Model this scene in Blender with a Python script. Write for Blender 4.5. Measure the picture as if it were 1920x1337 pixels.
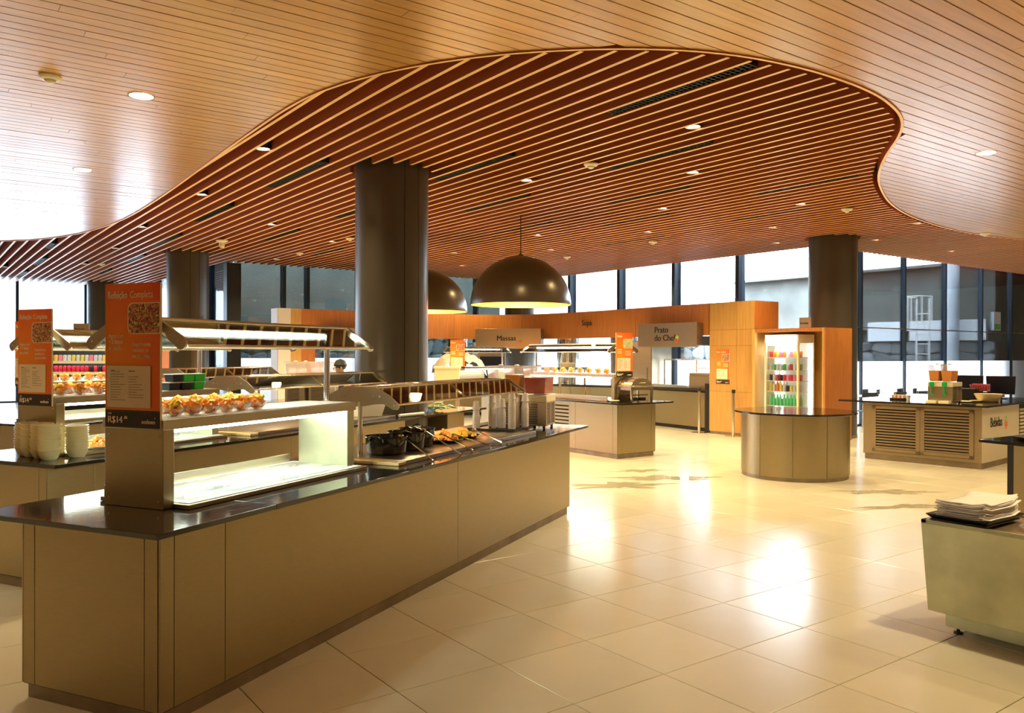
import bpy, bmesh, math, random
from math import sin, cos, pi, radians as R
from mathutils import Vector, Matrix
random.seed(7)
for o in list(bpy.data.objects): bpy.data.objects.remove(o, do_unlink=True)
sc = bpy.context.scene
COL = sc.collection
# ------------------------------------------------------------------ camera
H = 1.627; F = 1529.9; PIT = -.0033; ROL = -.0024; YAW = -.6335
cam = bpy.data.objects.new('camera', bpy.data.cameras.new('camera')); COL.objects.link(cam)
cam.data.sensor_width = 36; cam.data.lens = F*36/1920; cam.data.clip_start = .05; cam.data.clip_end = 400
_rt = Vector((cos(YAW), sin(YAW), 0)); _fh = Vector((-sin(YAW), cos(YAW), 0)); _up = Vector((0, 0, 1))
_fw = _fh*cos(PIT)+_up*sin(PIT); _u1 = -_fh*sin(PIT)+_up*cos(PIT)
_cx = _rt*cos(ROL)-_u1*sin(ROL); _cy = _rt*sin(ROL)+_u1*cos(ROL)
cam.matrix_world = Matrix(((_cx.x, _cy.x, -_fw.x, 0), (_cx.y, _cy.y, -_fw.y, 0), (_cx.z, _cy.z, -_fw.z, H), (0, 0, 0, 1)))
sc.camera = cam
def proj(x, y, z):
    p = Vector((x, y, z-H)); d = p.dot(_fw)
    if d < .05: return (-9999, -9999, d)
    return (960+F*p.dot(_cx)/d, 668.5-F*p.dot(_cy)/d, d)
def ray(px, py): return _cx*((px-960)/F)+_cy*((668.5-py)/F)+_fw
def at(px, py, z):
    r = ray(px, py); t = (z-H)/r.z; return (r.x*t, r.y*t)
# ------------------------------------------------------------------ world, exposure
w = bpy.data.worlds.new('sky'); sc.world = w; w.use_nodes = True
bg = w.node_tree.nodes['Background']; bg.inputs[0].default_value = (.80, .90, 1.0, 1); bg.inputs[1].default_value = 10.5
sc.view_settings.view_transform = 'Standard'; sc.view_settings.look = 'None'
sc.view_settings.gamma = 1; sc.view_settings.exposure = 0.90; sc.view_settings.use_curve_mapping = False
DOWN_W = 50.0        # one ceiling downlight
DOWN_C = (1, .79, .42)
ZC = 3.93            # underside of the ceiling
# ------------------------------------------------------------------ materials
def mat(name, col, rough=.5, metal=0, var=0, vscale=8, bump=0, bscale=60, stretch=(1, 1, 1), rnd=0, emit=None, es=0, coat=0, spec=.5, trans=0, alpha=1):
    m = bpy.data.materials.new(name); m.use_nodes = True
    nt = m.node_tree; b = nt.nodes['Principled BSDF']
    b.inputs['Base Color'].default_value = (*col, 1); b.inputs['Roughness'].default_value = rough
    b.inputs['Metallic'].default_value = metal; b.inputs['Coat Weight'].default_value = coat
    b.inputs['Coat Roughness'].default_value = .12; b.inputs['Specular IOR Level'].default_value = spec
    b.inputs['Transmission Weight'].default_value = trans; b.inputs['Alpha'].default_value = alpha
    if emit: b.inputs['Emission Color'].default_value = (*emit, 1); b.inputs['Emission Strength'].default_value = es
    if var or bump or rnd:
        tc = nt.nodes.new('ShaderNodeTexCoord'); mp = nt.nodes.new('ShaderNodeMapping'); mp.inputs['Scale'].default_value = stretch
        nt.links.new(tc.outputs['Object'], mp.inputs[0])
        hsv = nt.nodes.new('ShaderNodeHueSaturation'); hsv.inputs['Color'].default_value = (*col, 1)
        val = None
        if var:
            n = nt.nodes.new('ShaderNodeTexNoise'); n.inputs['Scale'].default_value = vscale; n.inputs['Detail'].default_value = 5
            nt.links.new(mp.outputs[0], n.inputs[0])
            mr = nt.nodes.new('ShaderNodeMapRange'); mr.inputs[1].default_value = .3; mr.inputs[2].default_value = .7
            mr.inputs[3].default_value = 1-var; mr.inputs[4].default_value = 1+var; nt.links.new(n.outputs[0], mr.inputs[0]); val = mr.outputs[0]
        if rnd:
            oi = nt.nodes.new('ShaderNodeObjectInfo'); mr = nt.nodes.new('ShaderNodeMapRange')
            mr.inputs[3].default_value = 1-rnd; mr.inputs[4].default_value = 1+rnd; nt.links.new(oi.outputs['Random'], mr.inputs[0])
            if val:
                mu = nt.nodes.new('ShaderNodeMath'); mu.operation = 'MULTIPLY'; nt.links.new(val, mu.inputs[0]); nt.links.new(mr.outputs[0], mu.inputs[1]); val = mu.outputs[0]
            else: val = mr.outputs[0]
        if val: nt.links.new(val, hsv.inputs['Value']); nt.links.new(hsv.outputs[0], b.inputs['Base Color'])
        if bump:
            n = nt.nodes.new('ShaderNodeTexNoise'); n.inputs['Scale'].default_value = bscale; n.inputs['Detail'].default_value = 3
            nt.links.new(mp.outputs[0], n.inputs[0]); bp = nt.nodes.new('ShaderNodeBump'); bp.inputs['Strength'].default_value = bump
            bp.inputs['Distance'].default_value = .01; nt.links.new(n.outputs[0], bp.inputs['Height']); nt.links.new(bp.outputs[0], b.inputs['Normal'])
    return m
def glassmat(name, tint=(1, 1, 1), f0=.06, f1=.9, rough=.02, body=None, bw=0):
    m = bpy.data.materials.new(name); m.use_nodes = True; nt = m.node_tree; nt.nodes.remove(nt.nodes['Principled BSDF'])
    out = nt.nodes['Material Output']; tr = nt.nodes.new('ShaderNodeBsdfTransparent'); tr.inputs[0].default_value = (*tint, 1)
    gl = nt.nodes.new('ShaderNodeBsdfGlossy'); gl.inputs['Roughness'].default_value = rough
    fr = nt.nodes.new('ShaderNodeFresnel'); fr.inputs[0].default_value = 1.5
    mr = nt.nodes.new('ShaderNodeMapRange'); mr.inputs[1].default_value = .04; mr.inputs[2].default_value = 1; mr.inputs[3].default_value = f0; mr.inputs[4].default_value = f1
    nt.links.new(fr.outputs[0], mr.inputs[0])
    mx = nt.nodes.new('ShaderNodeMixShader'); nt.links.new(mr.outputs[0], mx.inputs[0]); nt.links.new(tr.outputs[0], mx.inputs[1]); nt.links.new(gl.outputs[0], mx.inputs[2])
    last = mx
    if body:
        di = nt.nodes.new('ShaderNodeBsdfTranslucent'); di.inputs[0].default_value = (*body, 1)
        df = nt.nodes.new('ShaderNodeBsdfDiffuse'); df.inputs[0].default_value = (*body, 1)
        m0 = nt.nodes.new('ShaderNodeMixShader'); m0.inputs[0].default_value = .2; nt.links.new(di.outputs[0], m0.inputs[1]); nt.links.new(df.outputs[0], m0.inputs[2])
        m2 = nt.nodes.new('ShaderNodeMixShader'); m2.inputs[0].default_value = bw; nt.links.new(mx.outputs[0], m2.inputs[1]); nt.links.new(m0.outputs[0], m2.inputs[2]); last = m2
    nt.links.new(last.outputs[0], out.inputs[0]); return m
M = {}
M['tile'] = mat('cream_floor_tile', (.66, .61, .475), .2, var=.05, vscale=1.3, rnd=.05, spec=.6)
M['grout'] = mat('dark_grout', (.09, .06, .035), .8)
M['plank'] = mat('maple_plank', (.62, .32, .075), .3, var=.12, vscale=3, stretch=(.35, 9, 9), rnd=.06, spec=.5, coat=.7)
M['plank'].node_tree.nodes['Principled BSDF'].inputs['Coat Roughness'].default_value = .2
M['lit_slat_edge'] = mat('lit_maple_slat_edge', (.95, .60, .22), .4, var=.1, vscale=3, stretch=(9, .35, 9), rnd=.05)  # paler edge banding, with bounce light from floor and windows put into its colour
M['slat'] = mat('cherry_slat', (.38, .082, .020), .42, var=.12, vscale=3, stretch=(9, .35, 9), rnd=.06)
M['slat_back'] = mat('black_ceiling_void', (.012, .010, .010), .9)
M['plank_back'] = mat('brown_ceiling_backing', (.10, .035, .012), .9)
M['wood'] = mat('cherry_veneer', (.46, .165, .036), .36, var=.14, vscale=3, stretch=(9, 9, .6), rnd=.05, spec=.5)
M['wood_tower'] = mat('golden_veneer', (.50, .27, .07), .36, var=.14, vscale=3, stretch=(9, 9, .6), rnd=.05)
M['wood_pale'] = mat('pale_oak_veneer', (.60, .36, .11), .35, var=.12, vscale=3, stretch=(9, 9, .6), rnd=.05)
M['steel'] = mat('brushed_steel', (.39, .315, .18), .33, .95, var=.05, vscale=3, bump=.12, bscale=9, stretch=(6, 6, 160))
M['steel_h'] = mat('brushed_steel_horizontal', (.50, .42, .30), .28, .95, var=.04, vscale=3, bump=.1, bscale=9, stretch=(1, 160, 160))
M['steel_dark'] = mat('tarnished_steel_plinth', (.30, .24, .17), .45, .9, var=.2, vscale=5)
M['steel_worn'] = mat('worn_greenish_steel', (.50, .50, .34), .38, .85, var=.18, vscale=4, bump=.1, bscale=12)
M['chrome'] = mat('polished_chrome', (.82, .78, .70), .12, 1)
M['granite'] = mat('black_granite', (.012, .010, .009), .08, var=.5, vscale=90, spec=.8, bump=.02, bscale=30)
M['column'] = mat('bronze_column_paint', (.105, .09, .072), .34, .6, bump=.03, bscale=30, stretch=(1, 1, 4))
M['seam'] = mat('dark_seam', (.015, .012, .01), .8)
M['dome'] = mat('bronze_dome_paint', (.13, .105, .075), .3, .55)
M['dome_in'] = mat('orange_dome_lining', (.95, .45, .06), .5)
M['mullion'] = mat('dark_blue_mullion', (.025, .04, .06), .35, .3)
M['blackm'] = mat('black_metal', (.012, .012, .013), .4)
M['glass'] = glassmat('window_glass', (.93, .97, 1), .05, .9)
M['glass_left'] = glassmat('grey_tinted_glass', (.56, .60, .64), .06, .9)  # grey tint added to weaken daylight reflected in the left ceiling
M['glass_dark'] = glassmat('tinted_window_glass', (.42, .47, .47), .12, .95)
M['guard'] = glassmat('sneeze_guard_glass', (.93, .95, .88), .16, .9, .015)
M['clear'] = glassmat('clear_glass', (.99, .99, .99), .04, .6)
M['frost'] = glassmat('frosted_film', (.9, .95, 1), .05, .6, .2, (.96, .98, 1), .88)
M['frost_clear'] = glassmat('clear_plastic_tank', (.97, .96, .96), .05, .7, .05, (.90, .87, .88), .26)
M['water'] = glassmat('water_film', (.99, .985, .97), .12, .95, .03)
M['tube'] = mat('fluorescent_tube', (1, 1, 1), .5, emit=(.90, 1, .84), es=14)
M['tube_shelf'] = mat('shelf_light_strip', (1, 1, 1), .5, emit=(.88, 1, .86), es=9.5)
M['bulb'] = mat('warm_lamp_face', (1, 1, 1), .5, emit=(1, .86, .6), es=18)
M['heat'] = mat('heat_lamp_bulb', (1, 1, 1), .5, emit=(1, .80, .45), es=60)
M['white'] = mat('white_plastic', (.80, .79, .76), .4)
M['tray_glass'] = mat('streaky_white_glass', (.62, .64, .60), .25, var=.55, vscale=2.6, stretch=(1.5, 9, 1))
M['cup'] = mat('white_cup_plastic', (.82, .78, .80), .35)
M['bowl'] = mat('cream_bowl_plastic', (.80, .68, .36), .3)
M['cream'] = mat('cream_plastic', (.78, .70, .48), .4)
M['creamwall'] = mat('cream_wall_paint', (.62, .50, .34), .7, var=.04)
M['paper'] = mat('menu_paper', (.90, .76, .56), .8)
M['paperw'] = mat('white_paper', (.86, .82, .80), .8)
M['ink'] = mat('black_print', (.01, .01, .012), .6)
M['fadeink'] = mat('grey_print', (.16, .10, .06), .8)
M['footer'] = mat('dark_brown_print', (.022, .012, .010), .5)
M['whitep'] = mat('cream_print', (1, .85, .62), .6)
M['brick'] = mat('red_print', (.8, .12, .06), .6)
M['greenp'] = mat('green_print', (.25, .55, .08), .6)
M['panel_pale'] = mat('pale_panel', (.58, .50, .36), .45, .3)
M['louvre'] = mat('bronze_louvre', (.34, .26, .16), .4, .75, var=.04)
M['green'] = mat('green_plastic', (.0, .42, .06), .3)
M['greenc'] = mat('green_container', (.02, .62, .03), .35, emit=(0, 1, 0), es=0)
M['navy'] = mat('dark_navy_plastic', (.012, .014, .03), .3)
M['pan'] = mat('black_enamel', (.008, .010, .008), .12, spec=.8)
M['sauce'] = mat('brown_sauce', (.28, .08, .04), .4, var=.3, vscale=40)
M['orange_j'] = mat('orange_juice', (1, .42, .015), .25)
M['red_j'] = mat('red_juice', (.62, .06, .012), .25)
M['fruit'] = mat('papaya_chunks', (1, .38, .05), .4, var=.25, vscale=25)
M['fruit_y'] = mat('mango_chunks', (1, .66, .08), .4, var=.2, vscale=25)
M['fried'] = mat('golden_fried_pieces', (.85, .38, .05), .55, var=.25, vscale=40)
M['lettuce'] = mat('pale_leaves', (.45, .55, .35), .5, var=.3, vscale=30)
M['cloth'] = mat('beige_cloth', (.60, .50, .36), .9, bump=.3, bscale=14)
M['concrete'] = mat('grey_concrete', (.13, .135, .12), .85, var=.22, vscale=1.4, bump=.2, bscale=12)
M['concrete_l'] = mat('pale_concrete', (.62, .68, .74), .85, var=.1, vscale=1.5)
M['stone'] = mat('rubble_stone', (.20, .22, .23), .9, var=.25, vscale=6, rnd=.35, bump=.5, bscale=14)
M['mortar'] = mat('dark_mortar', (.05, .055, .06), .9)
M['ground'] = mat('courtyard_paving', (.66, .68, .70), .8, var=.1, vscale=2)
M['chair'] = mat('dark_blue_chair', (.018, .025, .045), .45)
M['tablew'] = mat('white_table_top', (.82, .86, .88), .35)
M['screen_wood'] = mat('dark_red_screen_wood', (.09, .025, .018), .5)
M['skin'] = mat('skin', (.45, .25, .16), .5)
M['shirt'] = mat('dark_shirt', (.02, .03, .06), .8)
M['hair'] = mat('black_hair', (.01, .01, .012), .5)
M['silverlid'] = mat('silver_dish', (.62, .56, .46), .2, 1)
M['woodblk'] = mat('varnished_pale_wood', (.75, .55, .26), .3, var=.1, vscale=5, stretch=(1, 8, 8))
for k, c in dict(can_red=(.62, .02, .05), can_black=(.03, .015, .02), can_yellow=(.75, .62, .12), can_green=(.12, .50, .12), can_silver=(.62, .70, .80), can_orange=(.8, .25, .04), can_pink=(.78, .25, .45)).items():
    M[k] = mat(k, c, .3, .2)
M['bottle_green'] = mat('green_bottle', (.10, .62, .30), .2)
def photo_mat(name, seeds, cols):
    m = bpy.data.materials.new(name); m.use_nodes = True; nt = m.node_tree; b = nt.nodes['Principled BSDF']; b.inputs['Roughness'].default_value = .4
    tc = nt.nodes.new('ShaderNodeTexCoord'); n = nt.nodes.new('ShaderNodeTexNoise'); n.inputs['Scale'].default_value = 26; n.inputs['Detail'].default_value = 5
    n.inputs['Distortion'].default_value = 1.6
    mp = nt.nodes.new('ShaderNodeMapping'); mp.inputs[1].default_value = (seeds, 0, 0); nt.links.new(tc.outputs['Object'], mp.inputs[0]); nt.links.new(mp.outputs[0], n.inputs[0])
    cr = nt.nodes.new('ShaderNodeValToRGB'); e = cr.color_ramp.elements
    while len(e) < len(cols): e.new(.5)
    for i, c in enumerate(cols): e[i].position = .34+.30*i/(len(cols)-1); e[i].color = (*c, 1)
    nt.links.new(n.outputs[0], cr.inputs[0]); nt.links.new(cr.outputs[0], b.inputs['Base Color']); return m
M['photo'] = photo_mat('printed_meal_photo', 0, [(.85, .75, .50), (.60, .50, .10), (.42, .05, .04), (.06, .02, .01), (.62, .20, .08), (.80, .55, .30), (.35, .03, .05)])
M['photo2'] = photo_mat('printed_salad_photo', 3, [(.25, .12, .03), (.85, .70, .45), (.20, .40, .04), (.90, .80, .6)])
def poster_mat():
    m = bpy.data.materials.new('orange_poster_print'); m.use_nodes = True; nt = m.node_tree; b = nt.nodes['Principled BSDF']; b.inputs['Roughness'].default_value = .35
    tc = nt.nodes.new('ShaderNodeTexCoord'); gr = nt.nodes.new('ShaderNodeTexGradient'); gr.gradient_type = 'SPHERICAL'
    mp = nt.nodes.new('ShaderNodeMapping'); mp.inputs['Location'].default_value = (-.22, 0, -.40); mp.inputs['Scale'].default_value = (2.6, 0, 1.6)
    nt.links.new(tc.outputs['Object'], mp.inputs[0]); nt.links.new(mp.outputs[0], gr.inputs[0])
    cr = nt.nodes.new('ShaderNodeValToRGB'); cr.color_ramp.elements[0].color = (.92, .10, .018, 1); cr.color_ramp.elements[1].color = (1, .33, .012, 1)
    nt.links.new(gr.outputs[0], cr.inputs[0]); nt.links.new(cr.outputs[0], b.inputs['Base Color']); return m
M['poster'] = poster_mat()
# ------------------------------------------------------------------ mesh helpers
class MB:
    def __init__(s): s.v = []; s.f = []
    def add(s, vs, fs):
        n = len(s.v); s.v += [tuple(v) for v in vs]; s.f += [tuple(i+n for i in f) for f in fs]; return s
    def box(s, x0, y0, z0, x1, y1, z1):
        x0, x1 = min(x0, x1), max(x0, x1); y0, y1 = min(y0, y1), max(y0, y1); z0, z1 = min(z0, z1), max(z0, z1)
        return s.add([(x0, y0, z0), (x1, y0, z0), (x1, y1, z0), (x0, y1, z0), (x0, y0, z1), (x1, y0, z1), (x1, y1, z1), (x0, y1, z1)],
                     [(0, 3, 2, 1), (4, 5, 6, 7), (0, 1, 5, 4), (1, 2, 6, 5), (2, 3, 7, 6), (3, 0, 4, 7)])
    def hexa(s, b, t): # bottom quad, top quad (ccw)
        return s.add(list(b)+list(t), [(0, 3, 2, 1), (4, 5, 6, 7), (0, 1, 5, 4), (1, 2, 6, 5), (2, 3, 7, 6), (3, 0, 4, 7)])
    def prism(s, poly, z0, z1):
        n = len(poly); return s.add([(x, y, z0) for x, y in poly]+[(x, y, z1) for x, y in poly],
            [tuple(range(n-1, -1, -1)), tuple(range(n, 2*n))]+[(i, (i+1) % n, n+(i+1) % n, n+i) for i in range(n)])
    def ext(s, poly, a, b, plane='yz'): # polygon in a vertical plane extruded along the other axis
        P = (lambda p, q: (q, p[0], p[1])) if plane == 'yz' else (lambda p, q: (p[0], q, p[1]))
        n = len(poly); return s.add([P(p, a) for p in poly]+[P(p, b) for p in poly],
            [tuple(range(n-1, -1, -1)), tuple(range(n, 2*n))]+[(i, (i+1) % n, n+(i+1) % n, n+i) for i in range(n)])
    def lathe(s, prof, c=(0, 0, 0), n=24, a0=0, a1=2*pi, cap=False):
        full = abs(a1-a0-2*pi) < 1e-6; m = n if full else n+1; vs = []
        for r, z in prof:
            for i in range(m):
                a = a0+(a1-a0)*i/n; vs.append((c[0]+r*cos(a), c[1]+r*sin(a), c[2]+z))
        fs = []
        for j in range(len(prof)-1):
            for i in range(n):
                k = (i+1) % m; fs.append((j*m+i, j*m+k, (j+1)*m+k, (j+1)*m+i))
        if cap: fs.append(tuple(range(m-1, -1, -1))); fs.append(tuple((len(prof)-1)*m+i for i in range(m)))
        return s.add(vs, fs)
    def cyl(s, p0, p1, r, n=12, r1=None):
        return s.tube([p0, p1], r, n, r1)
    def tube(s, pts, r, n=10, r1=None):
        pts = [Vector(p) for p in pts]; vs = []; fs = []
        for i, p in enumerate(pts):
            d = (pts[min(i+1, len(pts)-1)]-pts[max(i-1, 0)]).normalized()
            a = d.cross(Vector((0, 0, 1)));
            if a.length < .1: a = d.cross(Vector((1, 0, 0)))
            a.normalize(); b = d.cross(a); rr = r if r1 is None else r+(r1-r)*i/(len(pts)-1)
            for k in range(n): t = 2*pi*k/n; vs.append(tuple(p+a*rr*cos(t)+b*rr*sin(t)))
        for i in range(len(pts)-1):
            for k in range(n): fs.append((i*n+k, i*n+(k+1) % n, (i+1)*n+(k+1) % n, (i+1)*n+k))
        fs.append(tuple(range(n-1, -1, -1))); fs.append(tuple((len(pts)-1)*n+k for k in range(n)))
        return s.add(vs, fs)
    def blob(s, c, rx, ry, rz, n=6, jit=0, rot=0):
        vs = [(0, 0, -1)]; m = n
        for j in (1, 2, 3):
            for i in range(m):
                t = pi*j/4; a = 2*pi*(i+.5*(j % 2))/m; vs.append((sin(t)*cos(a), sin(t)*sin(a), -cos(t)))
        vs.append((0, 0, 1)); out = []
        for x, y, z in vs:
            q = 1+random.uniform(-jit, jit); X = x*rx*q; Y = y*ry*q; out.append((c[0]+X*cos(rot)-Y*sin(rot), c[1]+X*sin(rot)+Y*cos(rot), c[2]+z*rz*q))
        fs = [(0, 1+(i+1) % m, 1+i) for i in range(m)]
        for j in (0, 1):
            for i in range(m): a = 1+j*m; fs.append((a+i, a+(i+1) % m, a+m+(i+1) % m, a+m+i))
        fs += [(1+2*m+i, 1+2*m+(i+1) % m, 1+3*m) for i in range(m)]
        return s.add(out, fs)
    def chunk(s, c, r):
        rot = Matrix.Rotation(random.uniform(0, 6), 3, 'Z') @ Matrix.Rotation(random.uniform(-.8, .8), 3, 'X') @ Matrix.Rotation(random.uniform(-.8, .8), 3, 'Y')
        q = [r*random.uniform(.7, 1.2) for _ in range(3)]
        vs = [Vector(c)+rot @ Vector((x*q[0], y*q[1], z*q[2])) for z in (-1, 1) for x, y in ((-1, -1), (1, -1), (1, 1), (-1, 1))]
        return s.add(vs, [(0, 3, 2, 1), (4, 5, 6, 7), (0, 1, 5, 4), (1, 2, 6, 5), (2, 3, 7, 6), (3, 0, 4, 7)])
    def mesh(s, name, m, smooth=True):
        me = bpy.data.meshes.new(name); me.from_pydata(s.v, [], s.f); me.update()
        bm = bmesh.new(); bm.from_mesh(me); bmesh.ops.recalc_face_normals(bm, faces=bm.faces); bm.to_mesh(me); bm.free()
        me.materials.append(m if not isinstance(m, str) else M[m])
        if smooth: me.shade_smooth(); me.set_sharp_from_angle(angle=R(32))
        return me
    def build(s, name, m, parent=None, bevel=0, smooth=True, loc=None, rz=0):
        o = bpy.data.objects.new(name, s.mesh(name, m, smooth)); COL.objects.link(o)
        if parent: o.parent = parent
        if loc: o.location = loc
        if rz: o.rotation_euler.z = rz
        if bevel:
            b = o.modifiers.new('bevel', 'BEVEL'); b.width = bevel; b.segments = 2; b.limit_method = 'ANGLE'; b.angle_limit = R(40)
        return o
def tag(o, label=None, cat=None, group=None, kind=None):
    if label: o['label'] = label
    if cat: o['category'] = cat
    if group: o['group'] = group
    if kind: o['kind'] = kind
    return o
def empty(name, loc=(0, 0, 0), rz=0, label=None, cat=None, group=None, kind=None):
    o = bpy.data.objects.new(name, None); COL.objects.link(o); o.location = loc; o.rotation_euler.z = rz; o.empty_display_size = .1
    return tag(o, label, cat, group, kind)
def inst(me, name, loc, parent=None, rz=0, scale=None):
    o = bpy.data.objects.new(name, me); COL.objects.link(o); o.location = loc; o.rotation_euler.z = rz
    if parent: o.parent = parent
    if scale: o.scale = scale
    return o
def dup(root, loc, rz=None, label=None, group=None):
    def cp(o, par):
        c = o.copy(); COL.objects.link(c); c.parent = par
        for ch in o.children: cp(ch, c)
        return c
    c = cp(root, root.parent); c.location = loc
    if rz is not None: c.rotation_euler.z = rz
    if label: c['label'] = label
    if group: c['group'] = group
    return c
ORD = ['first', 'second', 'third', 'fourth', 'fifth', 'sixth', 'seventh', 'eighth', 'ninth', 'tenth', 'eleventh', 'twelfth', 'thirteenth', 'fourteenth', 'fifteenth', 'sixteenth', 'seventeenth', 'eighteenth', 'nineteenth', 'twentieth', 'twenty-first', 'twenty-second', 'twenty-third', 'twenty-fourth', 'twenty-fifth', 'twenty-sixth', 'twenty-seventh', 'twenty-eighth', 'twenty-ninth', 'thirtieth']
def text(s, name, size, m, parent, loc, rot=(pi/2, 0, 0), bold=0, align='LEFT', ext=.0008, sx=1):
    cu = bpy.data.curves.new(name, 'FONT'); cu.body = s; cu.size = size; cu.align_x = align; cu.extrude = ext; cu.resolution_u = 3
    t = bpy.data.objects.new(name, cu); COL.objects.link(t)
    bpy.context.view_layer.update()
    me = bpy.data.meshes.new_from_object(t.evaluated_get(bpy.context.evaluated_depsgraph_get()))
    bpy.data.objects.remove(t, do_unlink=True)
    if bold:            # heavier stroke: the glyph repeated with a small sideways shift
        bm = bmesh.new()
        for k, d in enumerate((-bold, 0, bold)):
            me.transform(Matrix.Translation((d if k == 0 else bold, .0, .0002*k))); bm.from_mesh(me)
        bm.to_mesh(me); bm.free()
    me.materials.clear(); me.materials.append(M[m])
    o = bpy.data.objects.new(name, me); COL.objects.link(o); o.parent = parent; o.location = loc; o.rotation_euler = rot; o.scale = (sx, 1, 1)
    return o
def frame_w(O, a, u, v): return (O[0]+u*cos(a)-v*sin(a), O[1]+u*sin(a)+v*cos(a))
# ------------------------------------------------------------------ floor
T = .6; TX = .079; TY = .481
flo = empty('floor', kind='structure')
MB().add([(-9, -6, -.012), (30, -6, -.012), (30, 32, -.012), (-9, 32, -.012)], [(0, 1, 2, 3)]).build('grout_bed', 'grout', flo)
tiles = []
for i in range(-15, 50):
    for j in range(-11, 53):
        x = TX+i*T; y = TY+j*T
        if x > 29.4 or (x > 15.75 and y > 10.3) or (x > 6.6 and y > 21.1): continue
        best = None
        for a, b in ((0, 0), (T, 0), (0, T), (T, T), (T/2, T/2)):
            p = proj(x+a, y+b, 0)
            if p[2] > .3 and -60 < p[0] < 1980 and p[1] < 1420: best = p[2] if best is None else min(best, p[2])
        tiles.append((best if best else 999, x, y))
tiles.sort()
g = .0021
tm = MB(); b0 = [(g, g), (T-g, g), (T-g, T-g), (g, T-g)]; b1 = [(g+.002, g+.002), (T-g-.002, g+.002), (T-g-.002, T-g-.002), (g+.002, T-g-.002)]
tm.add([(x, y, -.011) for x, y in b0]+[(x, y, -.0015) for x, y in b0]+[(x, y, 0) for x, y in b1], [(8, 9, 10, 11)]+[(i, (i+1) % 4, 4+(i+1) % 4, 4+i) for i in range(4)]+[(4+i, 4+(i+1) % 4, 8+(i+1) % 4, 8+i) for i in range(4)])
tme = tm.mesh('floor_tile', 'tile', smooth=False)
for k, (d, x, y) in enumerate(tiles[:290]): inst(tme, 'floor_tile', (x, y, 0), flo)
far = MB()
for d, x, y in tiles[290:]: far.add([(x+g, y+g, 0), (x+T-g, y+g, 0), (x+T-g, y+T-g, 0), (x+g, y+T-g, 0)], [(0, 1, 2, 3)])
tag(far.build('floor_tiles_beyond', 'tile', flo, smooth=False), kind='stuff')
# ------------------------------------------------------------------ ceiling
curve = [(-9.2, 21.6), (-4, 21.5), (-1.2, 21.2), (.5, 20.6), (1.46, 19.78), (2.07, 18.96), (2.57, 17.6), (2.84, 16.0), (2.93, 14.6), (2.93, 12.6), (2.88, 10.67), (2.83, 8.96), (2.81, 7.77), (2.82, 7.25), (2.85, 6.88), (2.91, 6.58), (2.97, 6.34), (3.06, 6.08), (3.20, 5.76), (3.39, 5.42), (3.61, 5.11), (3.82, 4.87), (4.09, 4.61), (4.41, 4.36), (4.77, 4.15), (5.2, 3.99), (5.73, 3.89), (6.27, 3.86), (6.80, 3.89), (7.22, 3.97), (7.64, 4.10), (8.03, 4.29), (8.45, 4.57), (8.92, 4.93), (9.47, 5.32), (10.17, 5.75), (11.01, 6.17), (12.04, 6.60), (13.3, 6.97), (14.79, 7.22), (16.13, 7.28), (17.3, 7.15), (18.6, 6.8), (20.5, 6.1), (24, 5.2), (30, 4.5)]
def smooth_poly(P, n=4):
    out = []
    for i in range(len(P)-1):
        p0 = P[max(i-1, 0)]; p1 = P[i]; p2 = P[i+1]; p3 = P[min(i+2, len(P)-1)]
        for k in range(n):
            t = k/n; out.append(tuple(.5*((2*p1[a])+(-p0[a]+p2[a])*t+(2*p0[a]-5*p1[a]+4*p2[a]-p3[a])*t*t+(-p0[a]+3*p1[a]-3*p2[a]+p3[a])*t**3) for a in (0, 1)))
    return out+[P[-1]]
cv = smooth_poly(curve)
poly = cv+[(30, 40), (-9.2, 40)]
def cuts(axis, c):
    xs = []
    for i in range(len(poly)):
        a = poly[i]; b = poly[(i+1) % len(poly)]
        if (a[axis] <= c) != (b[axis] <= c):
            t = (c-a[axis])/(b[axis]-a[axis]); xs.append(a[1-axis]+t*(b[1-axis]-a[1-axis]))
    return sorted(xs)
ceil = empty('ceiling', kind='structure')
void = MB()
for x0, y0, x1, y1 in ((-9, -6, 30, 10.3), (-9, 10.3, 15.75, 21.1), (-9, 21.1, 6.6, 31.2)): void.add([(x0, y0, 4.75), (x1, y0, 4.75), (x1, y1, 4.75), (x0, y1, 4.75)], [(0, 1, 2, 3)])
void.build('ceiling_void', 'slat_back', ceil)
PW = .13; planks = []; back = MB()
y = 3.528-PW*75
while y < 21.7:
    yc = y+PW/2; c0 = cuts(1, y+.004); c1 = cuts(1, y+PW-.004); cm = cuts(1, yc)
    if len(c0) != len(cm): c0 = cm
    if len(c1) != len(cm): c1 = cm
    e0 = [-9]+c0+[30]; e1 = [-9]+c1+[30]
    for k in range(0, len(e0)-1, 2):
        a0, b0_, a1, b1_ = e0[k], e0[k+1], e1[k], e1[k+1]
        if yc > 10.3 and a0 > 15: continue
        if b0_-a0 < .03 and b1_-a1 < .03: continue
        back.add([(a0, y, ZC+.05), (b0_, y, ZC+.05), (b1_, y+PW, ZC+.05), (a1, y+PW, ZC+.05)], [(0, 1, 2, 3)])
        # break into boards with staggered joints
        js = []; x = -9+((int(round(y/PW))*1.37) % 3.9)
        while x < 30:
            if a0+.3 < x < b0_-.3 and a1+.3 < x < b1_-.3: js.append(x)
            x += 3.9 if y > 3.5 and a0 < 3 else 5.2
        L0 = [a0]+js+[b0_]; L1 = [a1]+js+[b1_]
        for q in range(len(L0)-1):
            m = .0015; planks.append((L0[q]+(m if q else 0), L0[q+1]-m, L1[q]+(m if q else 0), L1[q+1]-m, y))
    y += PW
back.build('ceiling_backing', 'plank_back', ceil)
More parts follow.
